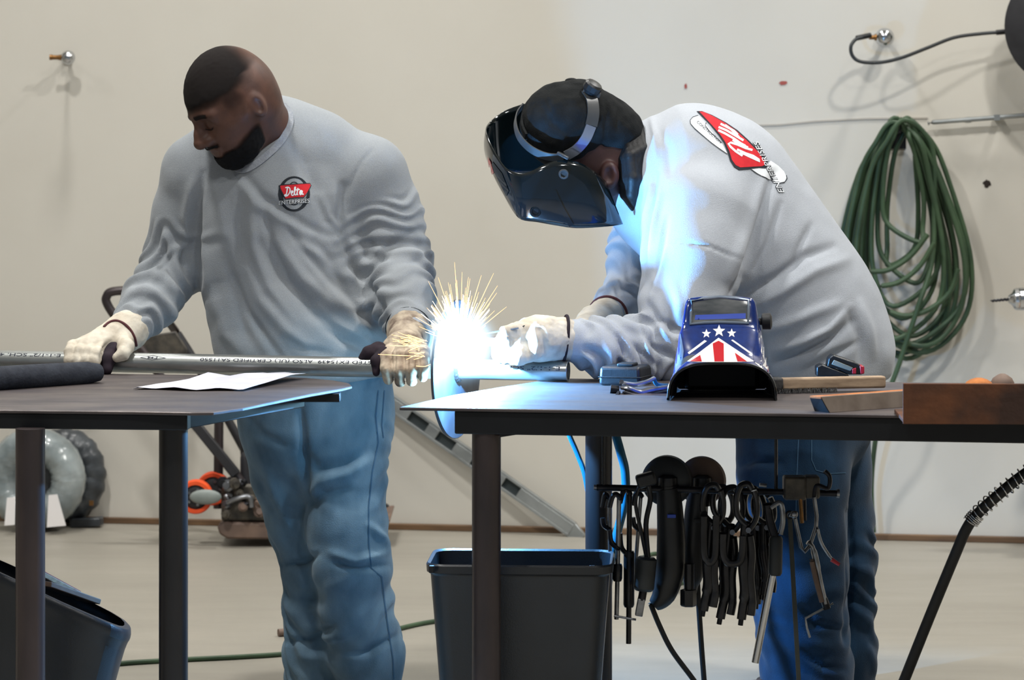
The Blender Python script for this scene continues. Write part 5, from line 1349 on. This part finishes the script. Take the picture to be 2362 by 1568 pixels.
def f_body2(p):
    d = f_head2(p); d = smin(d, f_shirt2(p, .038), .02); d = np.minimum(d, f_jeans2(p, .038))
    d = np.minimum(d, chain(p, [a2(1325, 786, 7.15), a2(1240, 782, 7.12), a2(1190, 800, 7.11)], [.028, .024, .014], .02))
    d = np.minimum(d, chain(p, [a2(1396, 735, 7.66), a2(1352, 770, 7.50), a2(1300, 800, 7.36)], [.028, .024, .014], .02))
    for q in (ln2_p, lf2_p):
        b = q[-1]; d = smin(d, rc(p, b, Vector((b.x, b.y, .06)), .055, .045), .02); d = smin(d, rc(p, Vector((b.x, b.y, .05)), Vector((b.x - .16, b.y - .03, .042)), .046, .04), .02)
    return d
lo, hi = box_of(t2_p + al2_p + af2_p + fa2_p + ln2_p + lf2_p + [a2(1180, 800, 7.1), a2(1300, 250, 7.5)], .2); lo[2] = -.01
V, Q = nets(f_body2, axis(lo[0], hi[0], .015, (EAR.x - .09, EAR.x + .04, .004)), axis(lo[1], hi[1], .015, (EAR.y - .03, EAR.y + .05, .004)), axis(lo[2], hi[2], .015, (EAR.z - .06, EAR.z + .05, .004)))
man2 = soft_mesh('person', V, Q, 'skin_deep', base=Vector((a2(1880, 1600).x, 7.6, 0)))
tag(man2, 'bending man in a grey shirt and black cap, welding behind a black face helmet', 'person')

V, Q = garment(f_shirt2, t2_p + al2_p + af2_p + fa2_p, .24, .0055)
N = normals(V, Q)
D = .0016 * vnoise(V * 22, 31) + .003 * vnoise(V * np.array((8, 8, 5)), 35)
D += rings(V, af2_p[0], af2_p[3], 5.4, .0145, 12, .9, .7) + rings(V, fa2_p[1], fa2_p[4], 5.0, .010, 14, .8)
D += rings(V, al2_p[1], al2_p[3], 3.0, .0035, 16, 1.2, 1, .2, 1.1)
for pts, amp, w in (
        ([(1785, 400), (1760, 480), (1735, 560), (1712, 640), (1680, 690)], -.012, 11), ([(1760, 420), (1735, 500), (1705, 580), (1680, 640)], .007, 16),
        ([(1800, 470), (1772, 560), (1742, 620)], -.006, 9), ([(1870, 520), (1845, 570), (1830, 620)], -.006, 10),
        ([(1700, 690), (1790, 640), (1860, 590), (1920, 570)], -.009, 13), ([(1720, 720), (1800, 675), (1880, 625), (1950, 600)], .008, 16),
        ([(1740, 770), (1810, 750), (1880, 720), (1940, 700)], .007, 16), ([(1790, 840), (1860, 810), (1920, 780), (1970, 740)], -.010, 11), ([(1790, 810), (1850, 790), (1910, 760), (1960, 710)], .009, 12),
        ([(1850, 860), (1920, 820), (1980, 790)], -.008, 10), ([(1985, 700), (2005, 760), (2015, 820)], .008, 14), ([(1960, 720), (1985, 780), (1985, 840)], -.008, 12),
        ([(1532, 556), (1580, 560), (1640, 570), (1710, 600)], -.0035, 3.5), ([(1512, 400), (1505, 470), (1488, 560), (1480, 640)], -.012, 7), ([(1525, 440), (1515, 510), (1500, 590)], .010, 8), ([(1540, 500), (1525, 570), (1512, 640)], -.010, 7),
        ([(1502, 430), (1488, 520), (1478, 600)], .009, 7), ([(1530, 580), (1516, 640), (1500, 700)], .007, 9), ([(1500, 700), (1520, 740), (1580, 770)], -.008, 9), ([(1490, 730), (1530, 770), (1600, 790)], .007, 9), ([(1470, 750), (1500, 790), (1560, 830)], -.010, 8), ([(1440, 770), (1475, 810), (1520, 850)], -.010, 8), ([(1410, 770), (1430, 820), (1470, 860)], .009, 8),
        ([(1520, 300), (1540, 340), (1545, 400)], -.004, 12), ([(1500, 270), (1510, 310), (1512, 360)], .005, 7)):
    D += fold(V, N, pts, amp * 1.35, w * .85)
V = V + N * D[:, None]; V = smooth_v(V, Q, 1, .25)
sh2 = soft_mesh('sweatshirt', V, Q, 'shirt_light', man2); sh2['label'] = 'grey long sleeved shirt with a printed back'
V, Q = garment(f_jeans2, hp2 + ln2_p + lf2_p, .21, .006)
N = normals(V, Q)
D = .0018 * vnoise(V * 18, 39) + .003 * vnoise(V * np.array((9, 9, 6)), 41)
D += rings(V, ln2_p[2], ln2_p[6], 5.0, .0055, 25, 1.2, .9) + rings(V, lf2_p[2], lf2_p[6], 4.6, .0075, 26, 1.1, .9)
for pts, amp, w in (([(1958, 1180), (1965, 1260), (1962, 1360), (1950, 1480)], -.012, 8), ([(1850, 1400), (1880, 1440), (1940, 1450)], -.007, 10), ([(1850, 1500), (1900, 1540), (1950, 1545)], -.008, 9), ([(1690, 1080), (1740, 1060), (1800, 1070)], -.006, 12)):
    D += fold(V, N, pts, amp * 1.35, w * .85)
V = V + N * D[:, None]; V = smooth_v(V, Q, 1, .25)
je2 = soft_mesh('jeans', V, Q, 'denim_dark', man2); je2['label'] = 'dark blue jeans'
bj2 = bvh_of(je2)
print_on('pocket_stitching', [stroke_poly([(1872, 1012), (1872, 1060), (1882, 1084), (1910, 1092), (1950, 1090)], 2.2), stroke_poly([(1842, 1012), (1838, 1100), (1836, 1180)], 2.6)], 'denim_seam', man2, lambda x, y: hit(bj2, x, y, .0012), 8)
for q in (ln2_p, lf2_p):
    b = q[-1]; rows = []
    for (fx, w_, h_) in ((-.07, .02, .03), (-.06, .045, .05), (.0, .05, .07), (.06, .05, .07), (.12, .052, .055), (.18, .048, .045), (.215, .03, .035), (.225, .01, .03)):
        rows.append([Vector((b.x - fx, b.y - .1 * fx, 0)) + Vector((0, math.cos(t) * w_, .004 + max(0, (math.sin(t) + .55) / 1.55) * h_)) for t in [2 * math.pi * k / 16 for k in range(16)]])
    mb = MB().grid(rows, closed=True); mb.f += [tuple(range(16)), tuple(range(7 * 16, 8 * 16))]
    part('boot', mb, 'boot_leather', man2, sub=1, smooth=180)
# collar at the neck
ck = [P(x, y, Y) for x, y, Y in ((1503, 310, 7.47), (1506, 340, 7.45), (1506, 390, 7.41), (1500, 430, 7.41), (1488, 462, 7.44))]
part('neck_rib', MB().tube(spline(ck, 6), .008, n=10, flat=1.5), 'shirt_rib', man2, smooth=180)

# gloves of the welding man
wn, hn2 = a2(1306, 784, 7.14), a2(1232, 778, 7.10)
fn2 = [[a2(1195, 758 + 13 * i, 7.085 - .004 * i), a2(1166, 768 + 13 * i, 7.062 + .002 * i), a2(1150, 792 + 9 * i, 7.068), a2(1158, 812 + 5 * i, 7.085 + .004 * i)] for i in range(4)]
def f_gn(p):
    d = rc(p, a2(1296, 783, 7.145), a2(1258, 780, 7.115), .053, .052)
    d = smin(d, ell(p, a2(1225, 780, 7.105), (.052, .046, .050)), .03)
    for q in fn2: d = smin(d, chain(p, q, [.017, .0155, .0145, .013], .006), .006)
    return smin(d, chain(p, [a2(1225, 812, 7.07), a2(1196, 824, 7.055), a2(1168, 826, 7.06)], [.024, .018, .014], .01), .010)
gn = glove('glove', f_gn, [wn, hn2, a2(1150, 800, 7.06)] + [x for q in fn2 for x in q], .08, 'glove_leather', man2, seed=11, amp=.0016, post=lambda V, N: fold(V, N, [(1210, 760), (1216, 790), (1222, 824)], -.008, 7) + fold(V, N, [(1246, 760), (1256, 790), (1262, 818)], -.007, 6) + fold(V, N, [(1230, 755), (1238, 790), (1240, 820)], .005, 7))
gn['label'] = 'pale leather welding glove lit by the arc'
piping(a2(1302, 782, 7.148), (wn - hn2) + Vector((.01, -.03, 0)), .0565, .0555, man2, 'glove_dark', .004)
def f_gf(p):
    d = chain(p, [a2(1400, 728, 7.67), a2(1372, 748, 7.58), a2(1330, 780, 7.42)], [.048, .044, .034], .02)
    for i in range(4): d = smin(d, chain(p, [a2(1330, 772 + 9 * i, 7.42), a2(1296, 786 + 9 * i, 7.34), a2(1272, 800 + 7 * i, 7.27)], [.016, .0145, .012], .006), .006)
    return smin(d, chain(p, [a2(1350, 790, 7.44), a2(1318, 812, 7.36)], [.018, .013], .01), .01)
gf = glove('glove', f_gf, [a2(1400, 728, 7.67), a2(1272, 830, 7.27)], .065, 'glove_leather', man2, h=.0032, seed=13); gf['label'] = 'pale leather glove on the far hand'
piping(a2(1402, 728, 7.668), a2(1400, 728, 7.67) - a2(1372, 752, 7.55), .051, .050, man2)

# cap and neck cloth
def f_cap(p):
    d = ell(p, a2(1314, 288, 7.46), (.122, .104, .112))
    d = smin(d, ell(p, a2(1392, 292, 7.475), (.104, .098, .078), (Vector((.94, 0, -.34)), WAX[1], Vector((.34, 0, .94)))), .03)
    d = smin(d, ell(p, a2(1338, 196, 7.47), (.020, .05, .010)), .02)
    return smax(d, -ell(p, a2(1350, 420, 7.47), (.10, .12, .055)), .02)
V, Q = garment(f_cap, [a2(1210, 200, 7.36), a2(1480, 400, 7.58)], .06, .0042); N = normals(V, Q)
D = .0022 * vnoise(V * 30, 51) + .0016 * vnoise(V * 60, 52)
for pts, amp, w in (([(1392, 208), (1400, 260), (1395, 320), (1375, 360)], -.005, 5), ([(1250, 240), (1270, 280), (1310, 310)], -.004, 8), ([(1290, 330), (1330, 300), (1370, 290)], .004, 9), ([(1425, 250), (1424, 300)], -.004, 4), ([(1235, 300), (1265, 330), (1310, 345)], .004, 9), ([(1260, 225), (1275, 260), (1262, 300)], -.004, 5)):
    D += fold(V, N, pts, amp, w)
cap = soft_mesh('cap', smooth_v(V + N * D[:, None], Q, 1, .3), Q, 'cap_black', man2); cap['label'] = 'black cloth cap with its bill turned back'
strands = []
for i in range(7):
    x0 = 1418 + i * 13; yy = .010 * abs(i - 3)
    x0 = 1414 + i * 10.5
    strands.append([a2(x0 - 4, 348 - 9 * i, 7.435 + yy), a2(x0 + 12 - i, 374 - 5 * i, 7.388 + yy), a2(x0 + 24 - 3 * i, 412, 7.372 + yy), a2(x0 + 27 - 5 * i, 448, 7.382 + yy), a2(1452 + i * 4, 482 - abs(i - 2) * 5, 7.402 + yy * .5)])
def f_hood(p):
    d = chain(p, [a2(1436, 362, 7.50), a2(1452, 410, 7.48), a2(1456, 455, 7.46)], [.062, .056, .036], .03)
    for q in strands: d = smin(d, chain(p, q, [.013, .0145, .014, .012, .007], .006), .003)
    return smax(d, -ell(p, EAR + Vector((-.022, 0, -.014)), (.040, .07, .062)), .008)
V, Q = garment(f_hood, [a2(1400, 320, 7.36), a2(1510, 480, 7.58)], .06, .0038)
hd2 = soft_mesh('hair_locks', V, Q, 'hood_black', man2); hd2['label'] = 'black hair locks hanging at the neck'

# ------------------------------------------------------------------ the helmet on his head
wh = thing('welding_helmet', a2(1300, 525, 7.46), 'glossy black welding helmet worn tilted over the face of the bending man', 'helmet')
cols = [((1396, 418), (1436, 517), 7.375), ((1368, 394), (1420, 520), 7.352), ((1332, 374), (1390, 523), 7.338), ((1290, 370), (1330, 526), 7.330), ((1255, 380), (1285, 520), 7.327), ((1225, 395), (1240, 512), 7.330), ((1198, 400), (1203, 506), 7.340),
        ((1166, 386), (1184, 486), 7.372), ((1140, 348), (1164, 452), 7.425), ((1124, 312), (1146, 415), 7.49), ((1122, 294), (1140, 400), 7.54), ((1136, 276), (1150, 395), 7.585), ((1172, 252), (1195, 400), 7.61), ((1232, 236), (1290, 400), 7.615), ((1290, 250), (1350, 400), 7.605)]
rows = []
for k in range(13):
    v = k / 12; r = []
    for (tx, ty), (bx, by), Y in cols:
        bul = math.sin(math.pi * v) * .012
        cpt = P(1300, 400, 7.47); q = P(tx + (bx - tx) * v, ty + (by - ty) * v, Y); dirv = Vector((0, q.y - cpt.y, 0)) if abs(q.y - cpt.y) > .09 else Vector((-1, 0, 0)); r.append(q + dirv.normalized() * bul)
    rows.append(r)
rows = list(map(list, zip(*rows))); fine = []
for c in range(len(rows[0])):
    fine.append(spline([rows[i][c] for i in range(len(rows))], 4))
shell2 = part('shell', MB().grid(fine), 'helmet_black', wh, smooth=60, solid=.003)
bh = bvh_of(shell2)
def onh(off): return lambda x, y: hit(bh, x, y, off)
print_on('side_rib', [stroke_poly([(1278, 440), (1296, 480), (1318, 520)], [7, 9, 12])], 'helmet_black', wh, onh(.004), 5)
print_on('viewing_lens', [[(1138, 372), (1160, 400), (1176, 440), (1170, 452), (1148, 408), (1136, 384)]], 'helmet_lens', wh, onh(.003), 5)
print_on('red_sticker', [[(1128, 362), (1134, 372), (1142, 398), (1138, 402), (1130, 384)]], 'helmet_red', wh, onh(.0036), 5)
for x, y, r in ((1235, 488, .014), (1300, 402, .013)):
    c = hit(bh, x, y, 0); part('pivot_knob', MB().lathe(c + Vector((0, .004, 0)), (0, -1, 0), [(0, r), (.006, r), (.009, r * .85), (.009, r * .6), (.006, r * .5)], n=20), 'band_grey' if y < 450 else 'helmet_black', wh)
bc_ = bvh_of(cap)
bp = [hit(bc_, x, y, .004, 7.42) for x, y in ((1352, 212), (1364, 232), (1367, 262), (1362, 290), (1350, 318), (1330, 342), (1306, 356))]
dome_c = a2(1330, 290, 7.47)
nrm = lambda p: (p - dome_c).normalized()
part('back_band', ribbon(bp[:4], .030, .003, nrm), 'band_grey', wh, smooth=50)
part('side_band', ribbon(bp[3:], .026, .003, nrm), 'band_chrome', wh, smooth=50)
fb_ = [P(1206, 246, 7.475), P(1192, 266, 7.445), P(1190, 290, 7.415), P(1200, 318, 7.385), P(1226, 344, 7.358), P(1262, 360, 7.345), P(1300, 362, 7.345)]
part('brow_band', ribbon(fb_, .022, .003, lambda p: (p - a2(1290, 270, 7.47)).normalized()), 'band_grey', wh, smooth=50)
part('brow_pad', ribbon([P(1226, 244, 7.49), P(1208, 268, 7.45), P(1206, 292, 7.42), P(1216, 316, 7.39)], .02, .006, lambda p: (p - a2(1290, 270, 7.47)).normalized()), 'cap_black', wh, smooth=50)
part('band_joint', MB().beam(P(1286, 352, 7.34), P(1312, 366, 7.335), .02, .008), 'band_grey', wh, bevel=.002)
kc = a2(1372, 196, 7.395)
part('ratchet_knob', MB().lathe(kc - Vector((.016, 0, .022)), (.5, -.35, .8), [(0, .014), (.010, .019), (.014, .0235), (.028, .0235), (.033, .019), (.036, .008)], n=12), 'black_plastic', wh, smooth=25)
part('knob_base', MB().beam(a2(1346, 206, 7.40), a2(1384, 222, 7.40), .034, .016), 'band_grey', wh, bevel=.003)
part('cap_button', MB().sphere(a2(1318, 186, 7.46), .010, 12, 8, (1.6, 1, .7)), 'cap_black', wh, smooth=180)

# print on the back of his shirt
b2 = bvh_of(sh2)
def on2(off): return lambda x, y: hit(b2, x, y, off)
def Zm(l): return [(1560 + x / 6.818, 230 + y / 6.818) for x, y in l]
print_on('emblem_disc', [Zm([(215, 340), (260, 285), (345, 258), (460, 380), (600, 560), (720, 700), (800, 850), (640, 740), (560, 680), (400, 550), (280, 450), (225, 380)])], 'print_white', man2, on2(.0012), 4)
print_on('emblem_disc', [Zm([(1170, 1090), (1420, 1040), (1480, 960), (1600, 1040), (1690, 1130), (1730, 1220), (1700, 1290), (1620, 1308), (1450, 1250), (1370, 1215), (1250, 1150)])], 'print_white', man2, on2(.0012), 4)
print_on('emblem_line', [stroke_poly(Zm([(345, 252), (260, 280), (218, 330), (225, 385), (290, 460), (400, 555), (560, 690), (690, 785), (800, 858)]), 1.4), stroke_poly(Zm([(470, 365), (452, 410), (520, 500), (640, 620), (720, 690)]), 1.4), stroke_poly(Zm([(1170, 1095), (1260, 1160), (1330, 1200), (1400, 1228), (1455, 1262)]), 1.4), stroke_poly(Zm([(1610, 1318), (1690, 1305), (1735, 1250), (1725, 1190)]), 1.6)], 'print_black', man2, on2(.0018), 4)
print_on('emblem_border', [Zm([(318, 188), (400, 186), (560, 248), (780, 366), (960, 486), (1120, 630), (1300, 810), (1420, 970), (1436, 1040), (1400, 1085), (1290, 1078), (1100, 1100), (980, 1110), (900, 1060), (840, 960), (800, 820), (740, 680), (660, 560), (530, 400), (400, 270)])], 'print_black', man2, on2(.0016), 4)
print_on('emblem_red', [Zm([(362, 196), (420, 200), (560, 262), (770, 380), (940, 500), (1100, 645), (1270, 815), (1375, 965), (1380, 1030), (1340, 1050), (1150, 1060), (1000, 1070), (930, 1035), (870, 950), (830, 815), (770, 680), (690, 560), (560, 410), (440, 280)])], 'print_red', man2, on2(.0021), 4)
sc2 = [[(1035, 890), (930, 820), (850, 750), (815, 700), (850, 682), (960, 715), (1080, 768), (1190, 800)], [(950, 790), (1080, 850), (1200, 890), (1290, 950), (1310, 975), (1240, 945), (1120, 890), (1000, 830)], [(655, 490), (760, 540), (900, 620), (1000, 690), (1080, 735)], [(660, 440), (780, 490), (900, 560), (1050, 650)], [(690, 390), (790, 440), (900, 500), (960, 560)], [(760, 410), (860, 480), (980, 600)], [(880, 640), (960, 690), (1120, 760)]]
print_on('emblem_script', [stroke_poly(Zm(s), 5.0) for s in sc2], 'print_white', man2, on2(.0026), 4)
pth2 = lambda u, v: (1808 - 60 * u - v * .85, 444 - 116 * u)
word_on('ENTERPRISES', on2(.0020), 0, 0, 0, 22, 'print_black', man2, .045, pth2)
word_on('ENTERPRISES', on2(.0026), 0, 0, 0, 22, 'print_white', man2, .0, pth2)
pth3 = lambda u, v: (1607 + 54 * u - v * -.5, 284 + 48 * u - v * .8)
word_on('CONSTRUCTION', on2(.0020), 0, 0, 0, 9, 'print_black', man2, .0, pth3)

# ------------------------------------------------------------------ welding torch and arc
DNR = Vector((-DAX.y, DAX.x, 0)); DNR = -DNR if DNR.y > 0 else DNR
ARC = P(1062, 796, 7.045)
tg = thing('welding_torch', a2(1180, 790, 7.09), 'welding torch held in the glove, its nozzle at the arc', 'torch')
tip = ARC + Vector((.018, -.004, .004))
noz = [tip, a2(1150, 786, 7.085), a2(1186, 766, 7.08), a2(1225, 752, 7.085)]
part('nozzle', MB().lathe(tip, noz[1] - tip, [(0, .0075), (.004, .010), ((noz[1] - tip).length, .012)], n=16), 'torch_copper', tg)
part('neck', MB().tube(spline(noz[1:], 6), .0115, n=12), 'torch_black', tg)
part('handle', MB().tube(spline([a2(1215, 762, 7.10), a2(1250, 790, 7.12), a2(1300, 812, 7.16), a2(1340, 830, 7.19)], 6), .015, n=12), 'torch_black', tg)
part('filler_rod', MB().cyl(ARC + Vector((.015, 0, .02)), a2(1196, 756, 7.06), .0022, n=8), 'steel', tg)
emat('arc_white', (0.80, 0.92, 1.0), 60.0)
emat('spark_hot', (1.0, 0.80, 0.52), 9.0)
emat('spark_warm', (1.0, 0.56, 0.24), 3.2)
at_ = thing('welding_arc', ARC, 'blinding white welding arc at the disc with its spray of sparks', 'welding arc')
rnd = random.Random(5); mb = MB(); CORE = ARC + Vector((-.022, -.026, .005)); mb.sphere(CORE, .019, 32, 20)  # white arc ball, set to shield the standing man from the arc light
for i, v in enumerate(mb.v):
    d = (v - CORE); mb.v[i] = CORE + d * (.96 + .10 * rnd.random())
part('arc_core_shield', mb, 'arc_white', at_, smooth=180)
def sparks(n, mat, lo_, hi_, seed, zmin, r):
    rnd = random.Random(seed); mb = MB()
    for i in range(n):
        a = rnd.gauss(math.pi / 2, .50); e = rnd.uniform(-.7, .5)
        d = Vector((math.cos(a) * math.cos(e), -math.sin(e) - .15, math.sin(a) * math.cos(e)))
        if d.z < zmin: d.z = abs(d.z) * .5 + .1
        d.normalize(); s0 = rnd.uniform(.02, .05); L = rnd.uniform(lo_, hi_) * (.55 + .45 * d.z); g = .25 * L * L
        q = [ARC + d * (s0 + L * t) - Vector((0, 0, g * t * t)) for t in (0, .35, .7, 1)]
        mb.tube(q, [r * .6, r, r * .8, r * .25], n=5)
    o = part('sparks', mb, mat, at_, fixn=False); o['kind'] = 'stuff'; return o
sparks(120, 'spark_hot', .03, .10, 1, .0, .0009)
sparks(46, 'spark_warm', .07, .155, 2, .25, .0008)
mb = MB(); rnd = random.Random(9)
for i in range(30):     # spray to the left, in front of the glove
    o_ = P(972 + rnd.uniform(-6, 14), 798 + rnd.uniform(-16, 26), 7.10); d = Vector((-1, rnd.uniform(-.3, .1), rnd.gauss(.06, .35))).normalized(); L = rnd.uniform(.02, .075)
    mb.tube([o_, o_ + d * L * .5, o_ + d * L], [.0006, .0009, .0003], n=5)
mb.tube([P(980, 822, 7.09), P(930, 820, 7.09), P(872, 817, 7.09)], [.0012, .001, .0004], n=5); mb.tube(spline([P(992, 840, 7.09), P(980, 845, 7.09), P(960, 844, 7.09)], 4), .0008, n=5)
o = part('sparks', mb, 'spark_warm', at_, fixn=False); o['kind'] = 'stuff'
# bloom of the arc, added as an emissive volume that fades outwards
m = bpy.data.materials.new('arc_bloom'); m.use_nodes = True; nt = m.node_tree; nt.nodes.clear()
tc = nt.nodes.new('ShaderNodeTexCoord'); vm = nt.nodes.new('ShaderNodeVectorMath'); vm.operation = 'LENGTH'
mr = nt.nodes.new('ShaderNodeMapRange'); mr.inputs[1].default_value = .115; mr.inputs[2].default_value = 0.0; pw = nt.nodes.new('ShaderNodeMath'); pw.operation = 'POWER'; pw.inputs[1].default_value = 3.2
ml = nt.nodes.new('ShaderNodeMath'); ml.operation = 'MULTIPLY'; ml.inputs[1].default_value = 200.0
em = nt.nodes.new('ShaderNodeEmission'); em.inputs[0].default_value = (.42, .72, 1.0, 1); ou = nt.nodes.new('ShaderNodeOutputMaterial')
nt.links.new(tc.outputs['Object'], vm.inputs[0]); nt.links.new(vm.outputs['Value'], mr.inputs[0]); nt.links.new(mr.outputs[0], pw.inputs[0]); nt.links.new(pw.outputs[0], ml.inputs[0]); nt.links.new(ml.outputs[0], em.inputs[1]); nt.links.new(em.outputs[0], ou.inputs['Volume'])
MATS['arc_bloom'] = m
o = part('bloom_volume', MB().sphere(ARC, .115, 24, 14), 'arc_bloom', at_, smooth=180); o['kind'] = 'stuff'
li = bpy.data.lights.new('arc_light', 'POINT'); li.energy = ARC_W; li.color = ARC_COL; li.shadow_soft_size = .008
lo_ = bpy.data.objects.new('arc_light', li); COL.objects.link(lo_); lo_.parent = at_; lo_.location = (.0, -.034, .0)
li = bpy.data.lights.new('jeans_fill', 'POINT'); li.energy = JEANS_FILL_W; li.color = (.34, .72, 1.0); li.shadow_soft_size = .015  # added fill light below the pipe for the jeans, no source of its own
lo_ = bpy.data.objects.new('jeans_fill', li); COL.objects.link(lo_); lo_.parent = at_; lo_.location = DCEN - DAX * .035 + Vector((0, -.03, -.05)) - ARC

# ================================================================== painted helmet on the right table
hm = thing('welding_helmet', T(1665, 925), 'red, white and blue flag painted welding helmet resting on the right table', 'helmet')
def arch(Y, xb0, xb1, xt0, xt1, apex, shoulder, dip, zb=None):
    """one arched section; base on the table, top between xt0 and xt1"""
    zb = HT + .0012 if zb is None else zb
    yb = YH + FPX * (HC - zb) / Y
    pts = [(xb0, yb), (xb0 + (xt0 - xb0) * .33, yb + (shoulder - yb) * .45), (xt0 - (xt0 - xb0) * .25, shoulder + (yb - shoulder) * .18), (xt0, shoulder), (xt0 + (xt1 - xt0) * .12, apex + dip * .55), (xt0 + (xt1 - xt0) * .3, apex + dip * .15), ((xt0 + xt1) / 2, apex), (xt1 - (xt1 - xt0) * .3, apex + dip * .15), (xt1 - (xt1 - xt0) * .12, apex + dip * .55), (xt1, shoulder), (xt1 + (xb1 - xt1) * .25, shoulder + (yb - shoulder) * .18), (xb1 - (xb1 - xt1) * .33, yb + (shoulder - yb) * .45), (xb1, yb)]
    return spline([P(x, y, Y) for x, y in pts], 4)
def chin(Y, x0, x1, apex):
    yb = YH + FPX * (HC - HT - .0012) / Y; out = []
    for k in range(13):
        t = math.pi * (1 - k / 12); c_, s_ = math.cos(t), math.sin(t)
        out.append(P((x0 + x1) / 2 + (x1 - x0) / 2 * math.copysign(abs(c_) ** .62, c_), yb - (yb - apex) * abs(s_) ** .80, Y))
    return spline(out, 4)
secs = [chin(6.655, 1541, 1790, 838), chin(6.672, 1541, 1790, 829), arch(6.70, 1543, 1789, 1577, 1755, 812, 836, 16), arch(6.735, 1546, 1787, 1570, 1752, 782, 802, 12), arch(6.765, 1549, 1783, 1570, 1749, 758, 772, 8), arch(6.775, 1550, 1782, 1572, 1747, 751, 762, 6),
        arch(6.785, 1552, 1780, 1578, 1742, 735, 744, 4), arch(6.80, 1554, 1776, 1584, 1739, 690, 700, 5), arch(6.815, 1556, 1774, 1586, 1738, 684, 694, 6), arch(6.87, 1562, 1770, 1590, 1734, 684, 696, 10), arch(6.92, 1566, 1764, 1594, 1730, 700, 715, 14)]
fine = []
for c in range(len(secs[0])): fine.append(spline([s[c] for s in secs], 3))
fine = list(map(list, zip(*fine)))
part('leak_block', MB().box(Vector((P(1664, 872, 6.88).x, 6.88, HT + .046)), (.17, .03, .085)), 'helmet_inside', hm, bevel=.01)  # dark box added inside to block light leaking in at the back
hs = part('shell', MB().grid(fine), 'helmet_blue', hm, smooth=50, solid=.003)
bk = secs[-1]; part('back_cover', MB().add(list(bk), [tuple(range(len(bk)))]), 'helmet_inside', hm, smooth=None)
inner = []
cI = P(1665, 880, 6.75)
for s in (fine[1], fine[8], fine[16], fine[24]): inner.append([Vector((cI.x + (p.x - cI.x) * .955, p.y, HT + .0012 + (p.z - HT) * .95)) for p in s])
part('lining', MB().grid(inner), 'helmet_inside', hm, smooth=60)
part('chin_rim', MB().tube(fine[0], .0032, n=8), 'helmet_black', hm)
b3 = bvh_of(hs)
def on3(off): return lambda x, y: hit(b3, x, y, off)
def Zh(l): return [(1360 + x / 3.2806, 640 + y / 3.2806) for x, y in l]
def star(cx, cy, r):
    return [(cx + (r if k % 2 == 0 else r * .42) * math.sin(k * math.pi / 5), cy - (r if k % 2 == 0 else r * .42) * math.cos(k * math.pi / 5)) for k in range(10)]
for cx, cy, r in ((1629.5, 771, 11), (1658.5, 765, 15), (1687.5, 770, 11)):
    print_on('star', [star(cx, cy, r)], 'helmet_white', hm, on3(.0022), 4)
print_on('chevron', [Zh([(740, 640), (975, 460), (1245, 640), (1130, 645), (975, 645), (820, 645)])], 'helmet_white', hm, on3(.0020), 5)
for l in ([(745, 572), (870, 478), (888, 486), (756, 585)], [(1070, 480), (1082, 474), (1218, 570), (1212, 582)]): print_on('slanted_bar', [Zh(l)], 'helmet_white', hm, on3(.0022), 5)
print_on('red_stripe', [Zh([(932, 505), (975, 484), (1014, 505), (1016, 642), (945, 642)])], 'helmet_red', hm, on3(.0026), 5)
for l in ([(760, 642), (838, 592), (850, 642)], [(1098, 575), (1190, 642), (1118, 642)]): print_on('red_stripe', [Zh(l)], 'helmet_red', hm, on3(.0026), 5)
print_on('side_panel', [Zh([(690, 410), (668, 470), (640, 560), (605, 680), (596, 790), (600, 840), (660, 720), (705, 660), (715, 560)])], 'helmet_silver', hm, on3(.002), 5)
print_on('side_panel', [Zh([(1300, 420), (1320, 470), (1360, 570), (1395, 700), (1405, 830), (1330, 720), (1250, 650), (1240, 560), (1275, 470)])], 'helmet_white', hm, on3(.002), 5)
for l in ([(1318, 520), (1350, 560), (1372, 640), (1330, 600)], [(1322, 660), (1372, 720), (1398, 800), (1352, 740)], ): print_on('side_stripe', [Zh(l)], 'helmet_red', hm, on3(.0026), 5)
print_on('side_edge', [Zh([(1278, 400), (1300, 470), (1290, 560), (1320, 640), (1300, 670), (1240, 640), (1235, 560)])], 'helmet_blue', hm, on3(.0024), 5)
print_on('visor_window', [Zh([(782, 186), (980, 158), (1192, 182), (1188, 345), (980, 335), (772, 350)])], 'visor_glass', hm, on3(.002), 5)
print_on('filter_strip', [Zh([(800, 285), (1180, 272), (1180, 312), (795, 322)])], 'blue_paint', hm, on3(.0024), 6)
part('visor_frame', MB().tube([hit(b3, *q, .002) for q in Zh([(770, 178), (860, 162), (980, 150), (1100, 158), (1200, 174), (1202, 260), (1198, 350), (1090, 345), (980, 342), (870, 346), (764, 356), (768, 260)])], .0036, n=8, closed=True), 'helmet_silver', hm)
kx = P(1742, 742, 6.84)
part('side_knob', MB().lathe(kx, (1, -.1, .05), [(0, .008), (.014, .008), (.016, .018), (.034, .019), (.038, .012)], n=16), 'black_plastic', hm)
